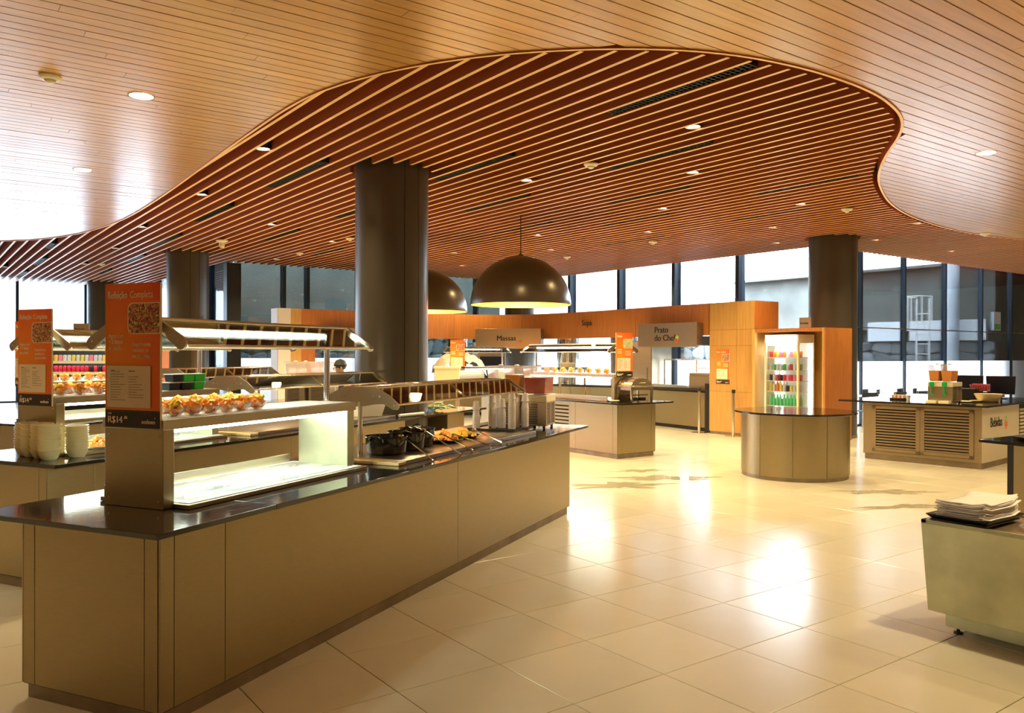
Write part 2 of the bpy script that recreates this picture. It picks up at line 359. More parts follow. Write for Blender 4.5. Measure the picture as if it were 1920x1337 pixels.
def parea(p):
    xa = max(p[0], -9); s = 0
    for t in (.02, .25, .5, .75, .98):
        x = xa+(p[1]-xa)*t; q = proj(x, p[4], ZC)
        if q[2] > .5 and -30 < q[0] < 1950 and q[1] > -40: s = max(s, (p[1]-xa)/q[2]**2)
    return s
planks.sort(key=lambda p: -parea(p))
pf = MB()
for k, (a0, b0_, a1, b1_, y) in enumerate(planks):
    dz = random.uniform(-.0012, .0012); G = .0055
    if k < 290:
        pm = MB().hexa([(a0, y+G, ZC+dz), (b0_, y+G, ZC+dz), (b1_, y+PW-G, ZC+dz), (a1, y+PW-G, ZC+dz)], [(a0, y+G, ZC+.015), (b0_, y+G, ZC+.015), (b1_, y+PW-G, ZC+.015), (a1, y+PW-G, ZC+.015)])
        pm.build('ceiling_plank', 'plank', ceil, smooth=False)
    else: pf.hexa([(a0, y+G, ZC+dz), (b0_, y+G, ZC+dz), (b1_, y+PW-G, ZC+dz), (a1, y+PW-G, ZC+dz)], [(a0, y+G, ZC+.015), (b0_, y+G, ZC+.015), (b1_, y+PW-G, ZC+.015), (a1, y+PW-G, ZC+.015)])
tag(pf.build('ceiling_planks_beyond', 'plank', ceil, smooth=False), kind='stuff')
rib = MB()
for i in range(len(cv)-1):
    p = Vector(cv[i]); q = Vector(cv[i+1]); 
    def nrm(j):
        a = Vector(cv[max(j-1, 0)]); b = Vector(cv[min(j+1, len(cv)-1)]); d = (b-a).normalized(); return Vector((-d.y, d.x))
    n0 = nrm(i)*.028; n1 = nrm(i+1)*.028
    rib.hexa([(p.x, p.y, ZC-.012), (q.x, q.y, ZC-.012), (q.x+n1.x, q.y+n1.y, ZC-.012), (p.x+n0.x, p.y+n0.y, ZC-.012)], [(p.x, p.y, ZC+.32), (q.x, q.y, ZC+.32), (q.x+n1.x, q.y+n1.y, ZC+.32), (p.x+n0.x, p.y+n0.y, ZC+.32)])
ro = tag(rib.build('trim_1', 'slat', smooth=False), kind='structure'); ro.data.materials.append(M['lit_slat_edge'])
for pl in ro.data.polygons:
    if pl.normal.z < -.5: pl.material_index = 1  # trim underside shares the edge colour brightened for bounce light
# slats
SP = .2; SX = 3.104; COLS = [(4.92, 9.29), (14.72, 9.29), (5.14, 19.7), (14.7, 19.6), (5.05, 29.7)]
nsl = 0
x = SX-SP*61
while x < 29.5:
    ymax = 31.1 if x < 6.5 else (21.0 if x < 15.6 else 10.15)
    cc = cuts(0, x)
    if x < -9 or not cc: x += SP; continue
    ys = cc if len(cc) % 2 == 0 else cc+[40]
    for k in range(0, len(ys)-1, 2):
        y0 = ys[k]+.10; y1 = min(ys[k+1], ymax)
        if 9.2 < x < 10.5: y0 += .0
        segs = [(y0, y1)]
        for cx, cy in COLS:
            if abs(x-cx) < .5:
                h = math.sqrt(.25-(x-cx)**2)+.02; ns = []
                for a, b in segs:
                    if a < cy-h < b: ns.append((a, cy-h)); 
                    if a < cy+h < b: ns.append((cy+h, b))
                    if not (a < cy-h < b) and not (a < cy+h < b): ns.append((a, b))
                segs = ns
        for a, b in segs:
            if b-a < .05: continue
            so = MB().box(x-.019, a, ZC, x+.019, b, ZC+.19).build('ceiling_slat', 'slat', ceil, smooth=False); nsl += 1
            so.data.materials.append(M['lit_slat_edge'])
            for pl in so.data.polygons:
                if pl.normal.z < -.5: pl.material_index = 1  # undersides get the brightened edge colour, bounce light painted in
    x += SP
print('slats', nsl, 'planks', len(planks))
# ------------------------------------------------------------------ outer walls and windows
def wall(name, x0, y0, x1, y1, z0, z1, m='creamwall'): return tag(MB().box(x0, y0, z0, x1, y1, z1).build(name, m), kind='structure')
wall('wall_south', -9, -6.2, 30, -6, -.05, 4.8); wall('wall_west', -9.2, -6, -9, 31.2, -.05, 4.8); wall('wall_east', 30, -6, 30.2, 10.3, -.05, 4.8)
wall('trim_2', 6.5, 21.12, 15.8, 21.3, 4.1, 4.8, 'blackm'); wall('trim_3', 15.78, 10.35, 30, 10.5, 4.1, 4.8, 'blackm'); wall('trim_4', 15.7, 10.4, 15.9, 21.2, 4.1, 4.8, 'blackm')
wall('trim_5', -9, 31.15, 6.7, 31.3, 4.1, 4.8, 'blackm'); wall('trim_6', 6.6, 21.2, 6.75, 31.2, 4.1, 4.8, 'blackm')
def facade(name, P0, P1, posts, zfilm, glass='glass', pw=.07, pd=.24, film='frost', rail=None, zt=4.12):
    """glass wall from P0 to P1; posts are distances along it"""
    a = math.atan2(P1[1]-P0[1], P1[0]-P0[0]); L = math.dist(P0, P1)
    t = empty(name, (*P0, 0), a, kind='structure')
    xs = [0]+posts+[L]
    for p in posts: MB().box(p-pw/2, -pd/2, 0, p+pw/2, pd/2, zt+.25).build('mullion', 'mullion', t, bevel=.004)
    MB().box(0, -.05, zt, L, .05, zt+.08).build('head_rail', 'mullion', t); MB().box(0, -.05, 0, L, .05, .05).build('sill_rail', 'mullion', t)
    for p, q in zip(xs, xs[1:]):
        if q-p < .1: continue
        MB().box(p+pw/2, -.006, zfilm if film else .05, q-pw/2, .006, zt).build('pane', glass, t)
        if film: MB().box(p+pw/2, -.006, .05, q-pw/2, .006, zfilm).build('frosted_pane', film, t)
        if rail: MB().box(p+pw/2, -.02, rail-.012, q-pw/2, .012, rail+.012).build('rail', 'steel_dark', t)
    return t
facade('window_1', (15.75, 10.3), (15.75, 21.1), [.1, 2.05, 4.05, 6.06, 8.15, 10.2], 1.47, pw=.10)
facade('window_2', (15.8, 10.3), (30, 10.3), [.1, 1.6, 3.5, 5.5, 7.5, 9.3, 11.3, 13.2], 1.47, rail=2.25, pw=.06, pd=.12)
facade('window_3', (6.6, 21.1), (15.7, 21.1), [1.34, 2.0, 3.5, 5.5, 7.5], 1.5, glass='glass_dark', pw=.08)
facade('window_4', (6.65, 21.2), (6.65, 31.1), [2, 4, 6, 8], 1.0, pw=.07, film=None, glass='glass_left')
facade('window_5', (-9, 31.1), (6.6, 31.1), [1.75, 3.75, 5.75, 7.75, 9.75, 11.75, 13.75], 1.0, pw=.09, film=None, glass='glass_left')
tag(MB().box(6.42, 20.95, 0, 6.78, 21.25, 3.925).build('corner_post', 'blackm', bevel=.01), 'square black post where the glass wall turns its corner', 'post')
# courtyard outside
tag(MB().add([(-60, -60, -.06), (120, -60, -.06), (120, 120, -.06), (-60, 120, -.06)], [(0, 1, 2, 3)]).build('courtyard_ground', 'ground'), kind='structure')
# ------------------------------------------------------------------ columns
def column(x, y, label, rz=0):
    t = empty('column', (x, y, 0), rz, label, 'column', 'round bronze columns')
    r = .46; c = MB(); c.lathe([(r, 0), (r, 4.7)], n=40, a0=R(26), a1=R(359.4)); c.build('shell', 'column', t)
    MB().lathe([(r, 0), (r, 4.7)], n=6, a0=R(.4), a1=R(25)).build('access_panel', 'column', t)
    MB().lathe([(r-.02, 0), (r-.02, 4.7)], n=30).build('core', 'seam', t)
    MB().lathe([(r+.006, 0), (r+.006, .06)], n=40).build('base_ring', 'steel_dark', t)
    return t
column(*COLS[0], 'big round bronze column in front, between the two buffet islands', R(262))
column(*COLS[1], 'round bronze column behind the drinks cooler cabinet', R(262))
column(*COLS[2], 'round bronze column behind the orange sign, left of the big one', R(262))
column(*COLS[3], 'round bronze column behind the pasta hood sign, half hidden', R(262))
column(*COLS[4], 'round bronze column at far left window, beside the nearest orange sign', R(262))
# ------------------------------------------------------------------ curved wooden fascia and end towers
FZ0, FZ1 = 2.02, 2.68
fp = [(7.75, 18.5), (8.9, 18.52), (10.2, 18.52), (11.3, 18.48)]
for k in range(1, 9):
    a = R(90-k*11.25*.98); fp.append((11.35+2.1*cos(a), 16.35+2.12*sin(a)))
fp += [(13.48, 15.2), (13.42, 13.9), (13.32, 12.6), (13.25, 11.9), (13.22, 11.15)]
fas = empty('curved_wood_fascia', (0, 0, 0), 0, 'long curved orange wood band hanging above the serving counters', 'fascia')
fs = smooth_poly(fp, 3)
# cut into veneer panels of about 1.5 m
acc = 0; cur = [fs[0]]; pans = []
for a, b in zip(fs, fs[1:]):
    acc += math.dist(a, b); cur.append(b)
    if acc > 1.75: pans.append(cur); cur = [b]; acc = 0
if len(cur) > 1: pans.append(cur)
def ribbon(mb, P, z0, z1, th, trim=0.004):
    P = [Vector(p) for p in P]; d = (P[1]-P[0]).normalized(); P[0] = P[0]+d*trim; d = (P[-1]-P[-2]).normalized(); P[-1] = P[-1]-d*trim
    N = []
    for i in range(len(P)):
        d = (P[min(i+1, len(P)-1)]-P[max(i-1, 0)]).normalized(); N.append(Vector((-d.y, d.x))*th)
    for i in range(len(P)-1):
        p, q = P[i], P[i+1]; a, b = p+N[i], q+N[i+1]
        mb.hexa([(p.x, p.y, z0), (q.x, q.y, z0), (b.x, b.y, z0), (a.x, a.y, z0)], [(p.x, p.y, z1), (q.x, q.y, z1), (b.x, b.y, z1), (a.x, a.y, z1)])
    return mb
for P in pans: ribbon(MB(), P, FZ0, FZ1, .035).build('veneer_panel', 'wood', fas)
ribbon(MB(), [(p[0]+.03, p[1]+.04) for p in fs], FZ0+.01, FZ1-.01, .25, 0).build('core', 'wood', fas)
def tower(name, x0, y0, x1, y1, zt, splits, rows, label, extra=None):
    """wood clad pier; front (min x or min y) faces split into panels"""
    t = empty(name, (x0, y0, 0), 0, label, 'wall cladding'); MB().box(.02, .02, 0, x1-x0-.02, y1-y0-.02, zt-.01).build('core', 'seam', t)
    return t
tw = tower('wood_clad_pier', 13.22, 10.02, 13.98, 11.13, FZ1, None, None, 'orange wood clad pier with a small poster, beside the drinks cooler cabinet')
rows = [(0.06, .875), (.879, 1.80), (1.804, 2.12), (2.124, FZ1)]
for z0, z1 in rows:
    for a, b in ((.0, .42), (.424, 1.11)): MB().box(-.002, a, z0, .02, b, z1).build('veneer_panel', 'wood_tower', tw, bevel=.001)
    MB().box(.0, -.002, z0, .76, .02, z1).build('veneer_panel', 'wood', tw, bevel=.001)
MB().box(.01, .0, 0, .7, 1.1, .06).build('plinth', 'steel_dark', tw)
tw2 = tower('wood_clad_pier', 6.85, 18.5, 7.75, 18.95, FZ1, None, None, 'wood clad pier with white side at the left end of the fascia')
MB().box(.30, -.002, .06, .56, .02, FZ1).build('veneer_panel', 'wood_pale', tw2); MB().box(.563, -.002, .06, .9, .02, FZ1).build('veneer_panel', 'wood', tw2)
MB().box(-.012, .0, .06, .0, .45, FZ1).build('white_side_panel', 'white', tw2)
MB().box(-.012, -.004, .06, .297, .02, FZ1).build('white_front_panel', 'white', tw2)
# lettering on the fascia
sg = text('Sopa', 'lettering', .20, 'ink', None, (13.435, 15.36, 2.33), (pi/2, 0, -pi/2+R(-2)), .005); sg.name = 'fascia_lettering'
tag(sg, 'black lettering Sopa on the wooden fascia', 'lettering')
def flower(parent, x, z, s, y=-.004):
    MB().lathe([(0, 0), (s*.55, .001)], n=10).build('emblem_leaf', 'greenp', parent).matrix_local = Matrix.Translation((x+.2*s, y, z+.45*s)) @ Matrix.Rotation(pi/2, 4, 'X')
    for dx, dz, m, q in ((-.2, -.1, 'brick', .42), (.35, -.05, 'brick', .36), (.05, -.55, 'brick', .34)):
        MB().lathe([(q*s*.45, 0), (q*s, 0), (q*s, .001), (q*s*.45, .001)], n=10).build('emblem_petal', m, parent).matrix_local = Matrix.Translation((x+dx*s, y-.001, z+dz*s)) @ Matrix.Rotation(pi/2, 4, 'X')
def hood_sign(loc, rz, wdt, hgt, dep, lines, label, size, tx, tz):
    t = empty('range_hood', loc, rz, label, 'hood', 'steel hoods with station names')
    MB().box(0, 0, 0, wdt, .012, hgt).build('front_panel', 'steel_h', t, bevel=.003); MB().box(.01, .012, .01, wdt-.01, dep, hgt-.01).build('hood_body', 'steel_dark', t)
    MB().box(-.01, .0, -.02, wdt+.01, .05, 0).build('lower_lip', 'steel_h', t)
    for i, l in enumerate(lines): text(l, 'lettering', size, 'ink', t, (tx, -.003, tz-i*size*.95), bold=.005)
    return t
def face_at(p0, p1): # rotation so local x runs p0->p1 (as seen left to right from the front)
    return math.atan2(p1[1]-p0[1], p1[0]-p0[0])
# Prato do Chef hood
p0 = (13.0, 12.97); p1 = (13.0, 11.28)
h1 = hood_sign((*p0, 1.80), face_at(p0, p1), math.dist(p0, p1), .49, .20, ['Prato', 'do Chef'], 'steel hood lettered Prato do Chef jutting from the fascia', .185, .50, .29)
MB().box(.01, .2, .01, math.dist(p0, p1)-.01, .75, .20).build('rear_body', 'steel_dark', h1)
flower(h1, 1.14, .14, .085)
h1['label'] = 'steel hood lettered Prato do Chef beside the wood clad pier'
p0 = (11.85, 17.75); p1 = (13.0, 16.45)
h2 = hood_sign((*p0, 1.78), face_at(p0, p1), math.dist(p0, p1), .50, .5, ['Massas'], 'steel hood lettered Massas under the middle of the fascia', .185, .57, .19)
flower(h2, 1.2, .19, .07)
p0 = (7.9, 18.225); p1 = (9.5, 18.225)
hood_sign((*p0, 1.86), 0, 1.6, .38, .28, [], 'plain pale steel hood at the left end of the fascia, left of the big column', .1, 0, 0)
# ------------------------------------------------------------------ posters
def poster(loc, rz, wdt, hgt, label, head, headb, price='14', thick=.012, food='photo', parent=None, pname='menu_sign', small=True, grp='orange menu signs', body=True):
    """local x = width, z = height, front at -y"""
    t = empty(pname, loc, rz, label, 'sign', grp); k = hgt/.70; kw = wdt/.36
    if body: MB().box(0, 0, 0, wdt, thick, hgt).build('board', 'cream', t)
    MB().box(0, -.002, .085*k, wdt, 0, hgt).build('printed_face', 'poster', t); MB().box(0, -.002, 0, wdt, 0, .085*k).build('printed_footer', 'footer', t)
    text(headb, 'heading', .050*kw, 'whitep', t, (.018*kw, -.003, .628*k), bold=.0012, sx=.76); 
    if head: text(head, 'heading', .050*kw, 'whitep', t, ((.018+.0185*len(headb))*kw, -.003, .628*k), sx=.76)
    # picture with rounded left corners
    x0, x1, z0, z1, r = .158*kw, wdt-.002, .458*k, .600*k, .030*kw; P = [(x1, z0), (x1, z1)]
    for a in range(90, 181, 15): P.append((x0+r+r*cos(R(a)), z1-r+r*sin(R(a))))
    for a in range(180, 271, 15): P.append((x0+r+r*cos(R(a)), z0+r+r*sin(R(a))))
    MB().ext([(a, b) for a, b in P], -.0035, -.002, 'xz').build('meal_picture', food, t, smooth=False)
    cx = (x0+x1)/2; Q = [((a-cx)*1.05+cx-.002, (b-(z0+z1)/2)*1.06+(z0+z1)/2) for a, b in P]; Q = [(min(a, wdt), b) for a, b in Q]
    MB().ext(Q, -.0028, -.002, 'xz').build('picture_border', 'whitep', t, smooth=False)
    if small:
        for i, (s_, b_) in enumerate((('Agora com', 0), ('+ 2 itens', .0012), ('de salada', 0))): text(s_, 'slogan', (.030, .034, .030)[i]*kw, 'whitep', t, (.022*kw, -.003, (.436-.030*i)*k), bold=b_, sx=.8)
        for i, (s_, b_) in enumerate((('Experimente', .0008), ('também os', 0), ('sucos e chás', .0008))): text(s_, 'slogan', .029*kw, 'whitep', t, (.185*kw, -.003, (.396-.029*i)*k), bold=b_, sx=.8)
    else:
        for i in range(3):
            MB().box(.03*kw, -.003, (.43-.028*i)*k, .12*kw, -.002, (.44-.028*i)*k).build('slogan', 'whitep', t); MB().box(.20*kw, -.003, (.40-.028*i)*k, .32*kw, -.002, (.408-.028*i)*k).build('slogan', 'whitep', t)
    pp = MB().box(.018*kw, -.008, .098*k, .305*kw, -.005, .300*k).build('menu_sheet', 'paper', t)
    ln = MB(); rr = random.Random(4)
    for cxs, n, zt in ((.045, 12, .270), (.165, 9, .246)):
        for i in range(n):
            L = rr.uniform(.05, .10); z = (zt-.0125*i)*k; x = cxs*kw; e = x+L*kw
            while x < e: q = rr.uniform(.004, .014)*kw; ln.box(x, -.0086, z, min(x+q, e), -.008, z+.0026*k); x += q+.003*kw
    ln.box(.045*kw, -.0086, .275*k, .07*kw, -.008, .279*k); ln.box(.165*kw, -.0086, .272*k, .205*kw, -.008, .276*k); tag(ln.build('printed_lines', 'fadeink', t, smooth=False), kind='stuff')
    text('POR', 'price_text', .012*kw, 'whitep', t, (.02*kw, -.003, .062*k)); text('R$'+price, 'price', .047*kw, 'whitep', t, (.018*kw, -.003, .022*k), bold=.0014)
    text(',86', 'price_cents', .022*kw, 'whitep', t, (.125*kw, -.003, .042*k), bold=.0006)
    text('sodexo', 'company_name', .030*kw, 'whitep', t, (.243*kw, -.003, .022*k), bold=.0006)
    MB().ext([(.326*kw, .050*k), (.331*kw, .047*k), (.333*kw, .053*k)], -.003, -.002, 'xz').build('company_spark', 'whitep', t)
    return t
# ------------------------------------------------------------------ buffet islands
def island(O, ang, L, body, where, u0, seams, zs=.87, Wd=1.17, vent=None, hole=None):
    a = R(ang)
    t = empty('buffet_counter', (*O, 0), a, f'long steel clad buffet counter base {where}', 'counter', 'steel buffet counters')
    bu0, bv0, bu1, bv1 = body
    MB().box(bu0+.02, bv0+.02, 0, bu1-.02, bv1-.02, .075).build('plinth', 'steel_dark', t)
    MB().box(bu0+.006, bv0+.006, .07, bu1-.006, bv1-.006, zs-.027).build('carcass', 'seam', t)
    xs = [bu0]+seams+[bu1]; G = .0015
    for p, q in zip(xs, xs[1:]):
        MB().box(p+G, bv0, .075, q-G, bv0+.01, zs-.026).build('side_panel', 'steel', t, bevel=.0015); MB().box(p+G, bv1-.01, .075, q-G, bv1, zs-.026).build('side_panel', 'steel', t, bevel=.0015)
    ev = [bv0+.012, bv0+.09, bv1-.09, bv1-.012]
    for p, q in zip(ev, ev[1:]):
        MB().box(bu0, p+G, .075, bu0+.01, q-G, zs-.026).build('end_panel', 'steel', t, bevel=.0015); MB().box(bu1-.01, p+G, .075, bu1, q-G, zs-.026).build('end_panel', 'steel', t, bevel=.0015)
    if vent:
        f = vent
        for i in range(6): MB().box(f[0], f[2]-.004, zs-.12-i*.06, f[1], f[2]+.006, zs-.095-i*.06).build('vent_slot', 'seam', t)
    s = empty('worktop', (*O, zs-.025), a, f'black granite worktop with overhang {where}', 'worktop', 'black granite worktops')
    js = [0, .75, 2.04, 3.6, 5.0, L] if L > 5.2 else [0, .75, 2.04, 3.4, L]
    if hole:
        hu, hv, hr_ = hole; js = [0, .75, 2.04, 3.4]
        for d, e in ((-1, 3.4), (1, L)):
            P = [(hu+d*.0006, 0), (hu+d*.0006, hv-hr_)]+[(hu+d*hr_*cos(R(k))+d*.0006, hv+hr_*sin(R(k))) for k in range(-80, 81, 10)]+[(hu+d*.0006, hv+hr_), (hu+d*.0006, Wd), (e, Wd), (e, 0)]
            MB().prism(P, 0, .025).build('granite_slab', 'granite', s)
    for p, q in zip(js, js[1:]): MB().box(p+.0006, 0, 0, q-.0006, Wd, .025).build('granite_slab', 'granite', s, bevel=.002)
    return t
def hoodprof(vc, hr, ht, zr, zt): return [(vc-ht, zt), (vc-hr, zr), (vc+hr, zr), (vc+ht, zt)]
def stadium(p, q, r, n=8, r2=None):
    d = math.atan2(q[1]-p[1], q[0]-p[0]); out = []; r2 = r2 or r
    for k in range(n+1): a = d-pi/2+pi*k/n; out.append((q[0]+r2*cos(a), q[1]+r2*sin(a)))
    for k in range(n+1): a = d+pi/2+pi*k/n; out.append((p[0]+r*cos(a), p[1]+r*sin(a)))
    return out
def guard(t, u0, u1, vc, hr, ht, zr, zt, mids, rail=True, light=True, toplid=True):
    """tent shaped sneeze guard running along u"""
    for sg_ in (-1, 1):
        v0, v1 = vc+sg_*hr, vc+sg_*ht; n = Vector((0, zr-zt, (v1-v0)*1)).normalized()*.004
        q = [(u0, v0, zr), (u1, v0, zr), (u1, v1, zt), (u0, v1, zt)]
        dy = .008 if sg_ > 0 else -.008
        MB().hexa([(u0, v0, zr-.006), (u1-.03, v0, zr-.006), (u1-.03, v1, zt-.006), (u0, v1, zt-.006)], [(u0, v0, zr), (u1-.03, v0, zr), (u1-.03, v1, zt), (u0, v1, zt)]).build('glass_panel', 'guard', t, smooth=False)
        MB().cyl((u0, v1, zt), (u1, v1, zt), .0085).build('lower_rail', 'chrome', t); MB().cyl((u0, v0, zr), (u1, v0, zr), .008).build('upper_rail', 'chrome', t)
    if toplid: MB().box(u0, vc-hr, zr, u1, vc+hr, zr+.012).build('top_plate', 'steel_h', t)
    for m in mids: # cross brackets
        for sg_ in (-1, 1): MB().tube([(m, vc+sg_*hr*.3, zr-.012), (m, vc+sg_*hr, zr-.010), (m, vc+sg_*ht*.94, zt+.004)], .012, 8).build('cross_bracket', 'chrome', t)
    for m in (u1,):
        for sg_ in (-1, 1):
            MB().ext(stadium((vc+sg_*hr, zr-.006), (vc+sg_*ht, zt-.002), .012, 8, .020), m-.006, m+.006, 'yz').build('end_bracket', 'chrome', t, smooth=False)
        MB().box(m-.006, vc-hr, zr-.02, m+.006, vc+hr, zr+.006).build('end_bracket', 'chrome', t)
    if light:
        MB().box(u0+.06, vc-.10, zr-.035, u1-.08, vc+.10, zr-.012).build('light_housing', 'steel_h', t)
        for dv in (-.05, .05): MB().cyl((u0+.10, vc+dv, zr-.052), (u1-.14, vc+dv, zr-.052), .014, 8).build('light_tube', 'tube', t)
def post(t, u, v, z0, z1, r=.019):
    p = MB().cyl((u, v, z0), (u, v, z1), r, 16).build('post', 'chrome', t); MB().cyl((u, v, z0), (u, v, z0+.008), r*1.9, 16).build('post_flange', 'chrome', p)
def display(O, ang, u0, where, Lu=1.50, sec2=True, vc=.585, hs=1, u_end=None, two_light=True):
    """first section: end pillar, shelf, lit tray, high guard"""
    a = R(ang); t = empty('display_shelf', (*O, 0), a, f'steel display shelf with lit glass hood {where}', 'display shelf', 'steel display shelves')
    v0, v1 = vc-.195, vc+.195; ue = u0+Lu+.09
    MB().box(u0, v0, .871, u0+.068, v1, 1.26).build('end_pillar', 'steel', t, bevel=.002)
    for dv in (v0+.03, v1-.03):
        for z in (.91, 1.225): MB().cyl((u0-.003, dv, z), (u0, dv, z), .006, 8).build('rivet', 'chrome', t)
    MB().box(ue-.075, v0, .871, ue, v1, 1.26).build('end_panel', 'steel_worn', t, bevel=.002)
    MB().box(u0-.008, v0-.008, 1.255, ue+.01, v1+.008, 1.305).build('top_shelf', 'steel_h', t, bevel=.002)
    MB().box(u0+.03, v0+.01, 1.3055, ue-.02, v1-.01, 1.3085).build('shelf_liner', 'white', t)
    MB().box(u0+.10, v0+.03, 1.235, ue-.11, v1-.03, 1.254).build('shelf_light', 'tube_shelf', t)
    tr = MB().box(u0+.06, vc-.30, .871, ue+.0, vc+.30, .893).build('tray_frame', 'steel', t, bevel=.002)
    MB().box(u0+.085, vc-.275, .8935, ue-.025, vc+.275, .897).build('white_glass', 'tray_glass', tr)
    MB().box(u0+.13, vc-.235, .8975, ue-.07, vc+.235, .9005).build('inner_glass_sheet', 'clear', tr)
    MB().box(u0+.07, vc+.27, .893, ue-.075, vc+.285, .95).build('back_lip', 'steel_h', t)
    guard(t, u0+.03, ue+.01, vc, .135, .315, 1.79, 1.66, [])
    for sg_ in (-1, 1):
        arm = MB().ext(stadium((vc+sg_*.10, 1.80), (vc+sg_*.30, 1.675), .022, 8, .032), u0+.005, u0+.017, 'yz').build('hood_arm', 'steel_h', t)
        MB().cyl((u0-.001, vc+sg_*.285, 1.685), (u0+.006, vc+sg_*.285, 1.685), .007, 8).build('rivet', 'chrome', arm)
    post(t, ue-.03, vc, 1.305, 1.77); post(t, u0+.09, vc, 1.305, 1.77)
    return t
def heated(O, ang, us, ue, where, vc=.585, posts=(0, 0), lamps=(), platform=True, zr=1.385, wing=True, ht=.30, mid=None):
    a = R(ang); t = empty('heated_section', (*O, 0), a, f'low glass guard over the hot plate {where}', 'sneeze guard', 'low glass guards')
    if platform:
        MB().box(us-.06, .17, .871, ue+.05, 1.0, .898).build('hot_plate', 'steel_h', t, bevel=.002)
        MB().box(us-.16, .17, .871, us-.062, .62, .892).build('wooden_end_rail', 'woodblk', t, bevel=.003)
    guard(t, us, ue, vc, .135, ht, zr, zr-.115, [(us+ue)/2 if mid is None else mid], light=False, toplid=False)
    if wing:
        prof = [(vc-.135, zr+.006), (vc-.24, zr-.045), (vc-.315, zr-.105), (vc-.328, zr-.130), (vc-.310, zr-.150), (vc-.275, zr-.148), (vc-.20, zr-.112), (vc-.13, zr-.115), (vc, zr-.138), (vc+.13, zr-.115), (vc+.20, zr-.112), (vc+.275, zr-.148), (vc+.310, zr-.150), (vc+.328, zr-.130), (vc+.315, zr-.105), (vc+.24, zr-.045), (vc+.135, zr+.006)]
        wg = MB().ext(prof, us-.012, us-.002, 'yz').build('wing_plate', 'steel_h', t, smooth=False)
        for dv, dz in ((-.09, -.018), (.09, -.018), (-.17, -.06), (-.12, -.06), (.12, -.06), (.17, -.06), (-.29, -.12), (.29, -.12)): MB().cyl((us-.016, vc+dv, zr+dz), (us-.012, vc+dv, zr+dz), .007, 8).build('rivet', 'chrome', wg)
    for u in posts: post(t, u, vc, .871 if not platform or u < us+.02 else .898, zr-.02 if u > us+.02 else zr-.10, .0165)
    for u in lamps:
        lp = MB().lathe([(.03, .05), (.032, 0), (.05, -.015), (.052, -.03)], (u, vc, zr-.04), 14).build('heat_lamp', 'chrome', t)
        MB().blob((u, vc, zr-.085), .048, .048, .06, 10).build('bulb', 'heat', lp)
    return t
A0, AA = (.82, 3.609), 30.2
island(A0, AA, 5.74, (.08, .07, 5.345, .945), 'nearest the camera', .4, [.16, .47, 2.86], vent=None)
display(A0, AA, .40, 'on the nearest counter')
heated(A0, AA, 2.35, 4.62, 'on the nearest counter', posts=(2.35, 4.53), lamps=(3.13,), mid=3.45)
def sign_on(O, ang, u0, vc, label, **k):
    a = R(ang); p = frame_w(O, a, u0-.016, vc+.186)
    return poster((*p, 1.262), a-pi/2, .362, .705, label, k.pop('head', 'Completa'), k.pop('headb', 'Refeição'), **k)
sA = sign_on(A0, AA, .40, .57, 'largest orange Refeição Completa sign, on the nearest counter pillar')
B0, BA = (.77, 6.24), 29.4
island(B0, BA, 6.6, (.0, .07, 4.55, .945), 'behind the nearest one, with bowl stacks on its end', .3, [.36, 2.5], hole=(5.11, .625, .475))
display(B0, BA, .30, 'on the second counter, behind the bowl stacks')
heated(B0, BA, 2.22, 4.45, 'on the second counter', posts=(2.22, 4.38), lamps=(2.9,), mid=3.3, zr=1.40)
tag(MB().box(5.68, .12, 0, 6.15, .90, .843).build('buffet_counter', 'steel', None, bevel=.003, loc=(*B0, 0), rz=R(BA)), 'short steel clad counter base under the slab end, right of the big column', 'counter', 'steel buffet counters')
sB = dup(sA, (*frame_w(B0, R(BA), .262, .585+.186-.02), 1.240), R(BA)-pi/2, 'orange Refeição Completa sign on the second counter, above the bowl stacks')
C0, CA = (1.12, 9.62), 29.4
island(C0, CA, 5.2, (.08, .07, 4.8, .945), 'third from the camera, behind the bowl stacks', .3, [.4, 2.5])
display(C0, CA, .22, 'on the third counter, past the second orange sign')
heated(C0, CA, 2.14, 3.9, 'on the third counter', posts=(2.14, 3.8), lamps=(), mid=3.0, zr=1.42)
sC = dup(sA, (*frame_w(C0, R(CA), .182, .585+.186), 1.262), R(CA)-pi/2, 'orange sign partly hidden, leftmost of the three Refeição Completa signs')
D0, DA = (9.86, 9.03), 90
island(D0, DA, 4.3, (.16, .25, 3.9, 1.09), 'in the middle distance under the salad sign', .4, [.26, 1.15], vent=(1.32, 1.72, 1.09))
display(D0, DA, .42, 'on the middle distance counter behind the chafing dish', Lu=2.2, vc=.71)
sD = sign_on(D0, DA, .42, .70, 'bright orange salad sign on the middle distance counter', headb='Saladas', head='', food='photo2', small=False)
# ------------------------------------------------------------------ food on the islands
def bowl_proto(name, label, cat, group, m1, seed, big=1.0):
    random.seed(seed); t = empty(name, (0, 0, 0), 0, label, cat, group); s = big
    MB().lathe([(.030*s, 0), (.034*s, .004), (.052*s, .028*s), (.062*s, .046*s), (.066*s, .047*s), (.064*s, .044*s), (.053*s, .025*s), (.033*s, .007)], n=18).build('glass_bowl', 'clear', t)
    f = MB()
    for k in range(34):
        z = random.uniform(.012, .075)*s; rmax = (.030+.55*(z/s if z < .046*s else .092-z/s))*s
        rr = max(.006, rmax)*math.sqrt(random.random())*.85; a = random.uniform(0, 6.28); f.chunk((rr*cos(a), rr*sin(a), z), .011*s)
    tag(f.build('fruit_pieces', m1, t, smooth=False), kind='stuff')
    y = MB()
    for k in range(8): a = random.uniform(0, 6.28); rr = random.uniform(0, .035)*s; y.chunk((rr*cos(a), rr*sin(a), random.uniform(.062, .082)*s), .011*s)
    tag(y.build('topping_pieces', 'fruit_y', t, smooth=False), kind='stuff')
    return t
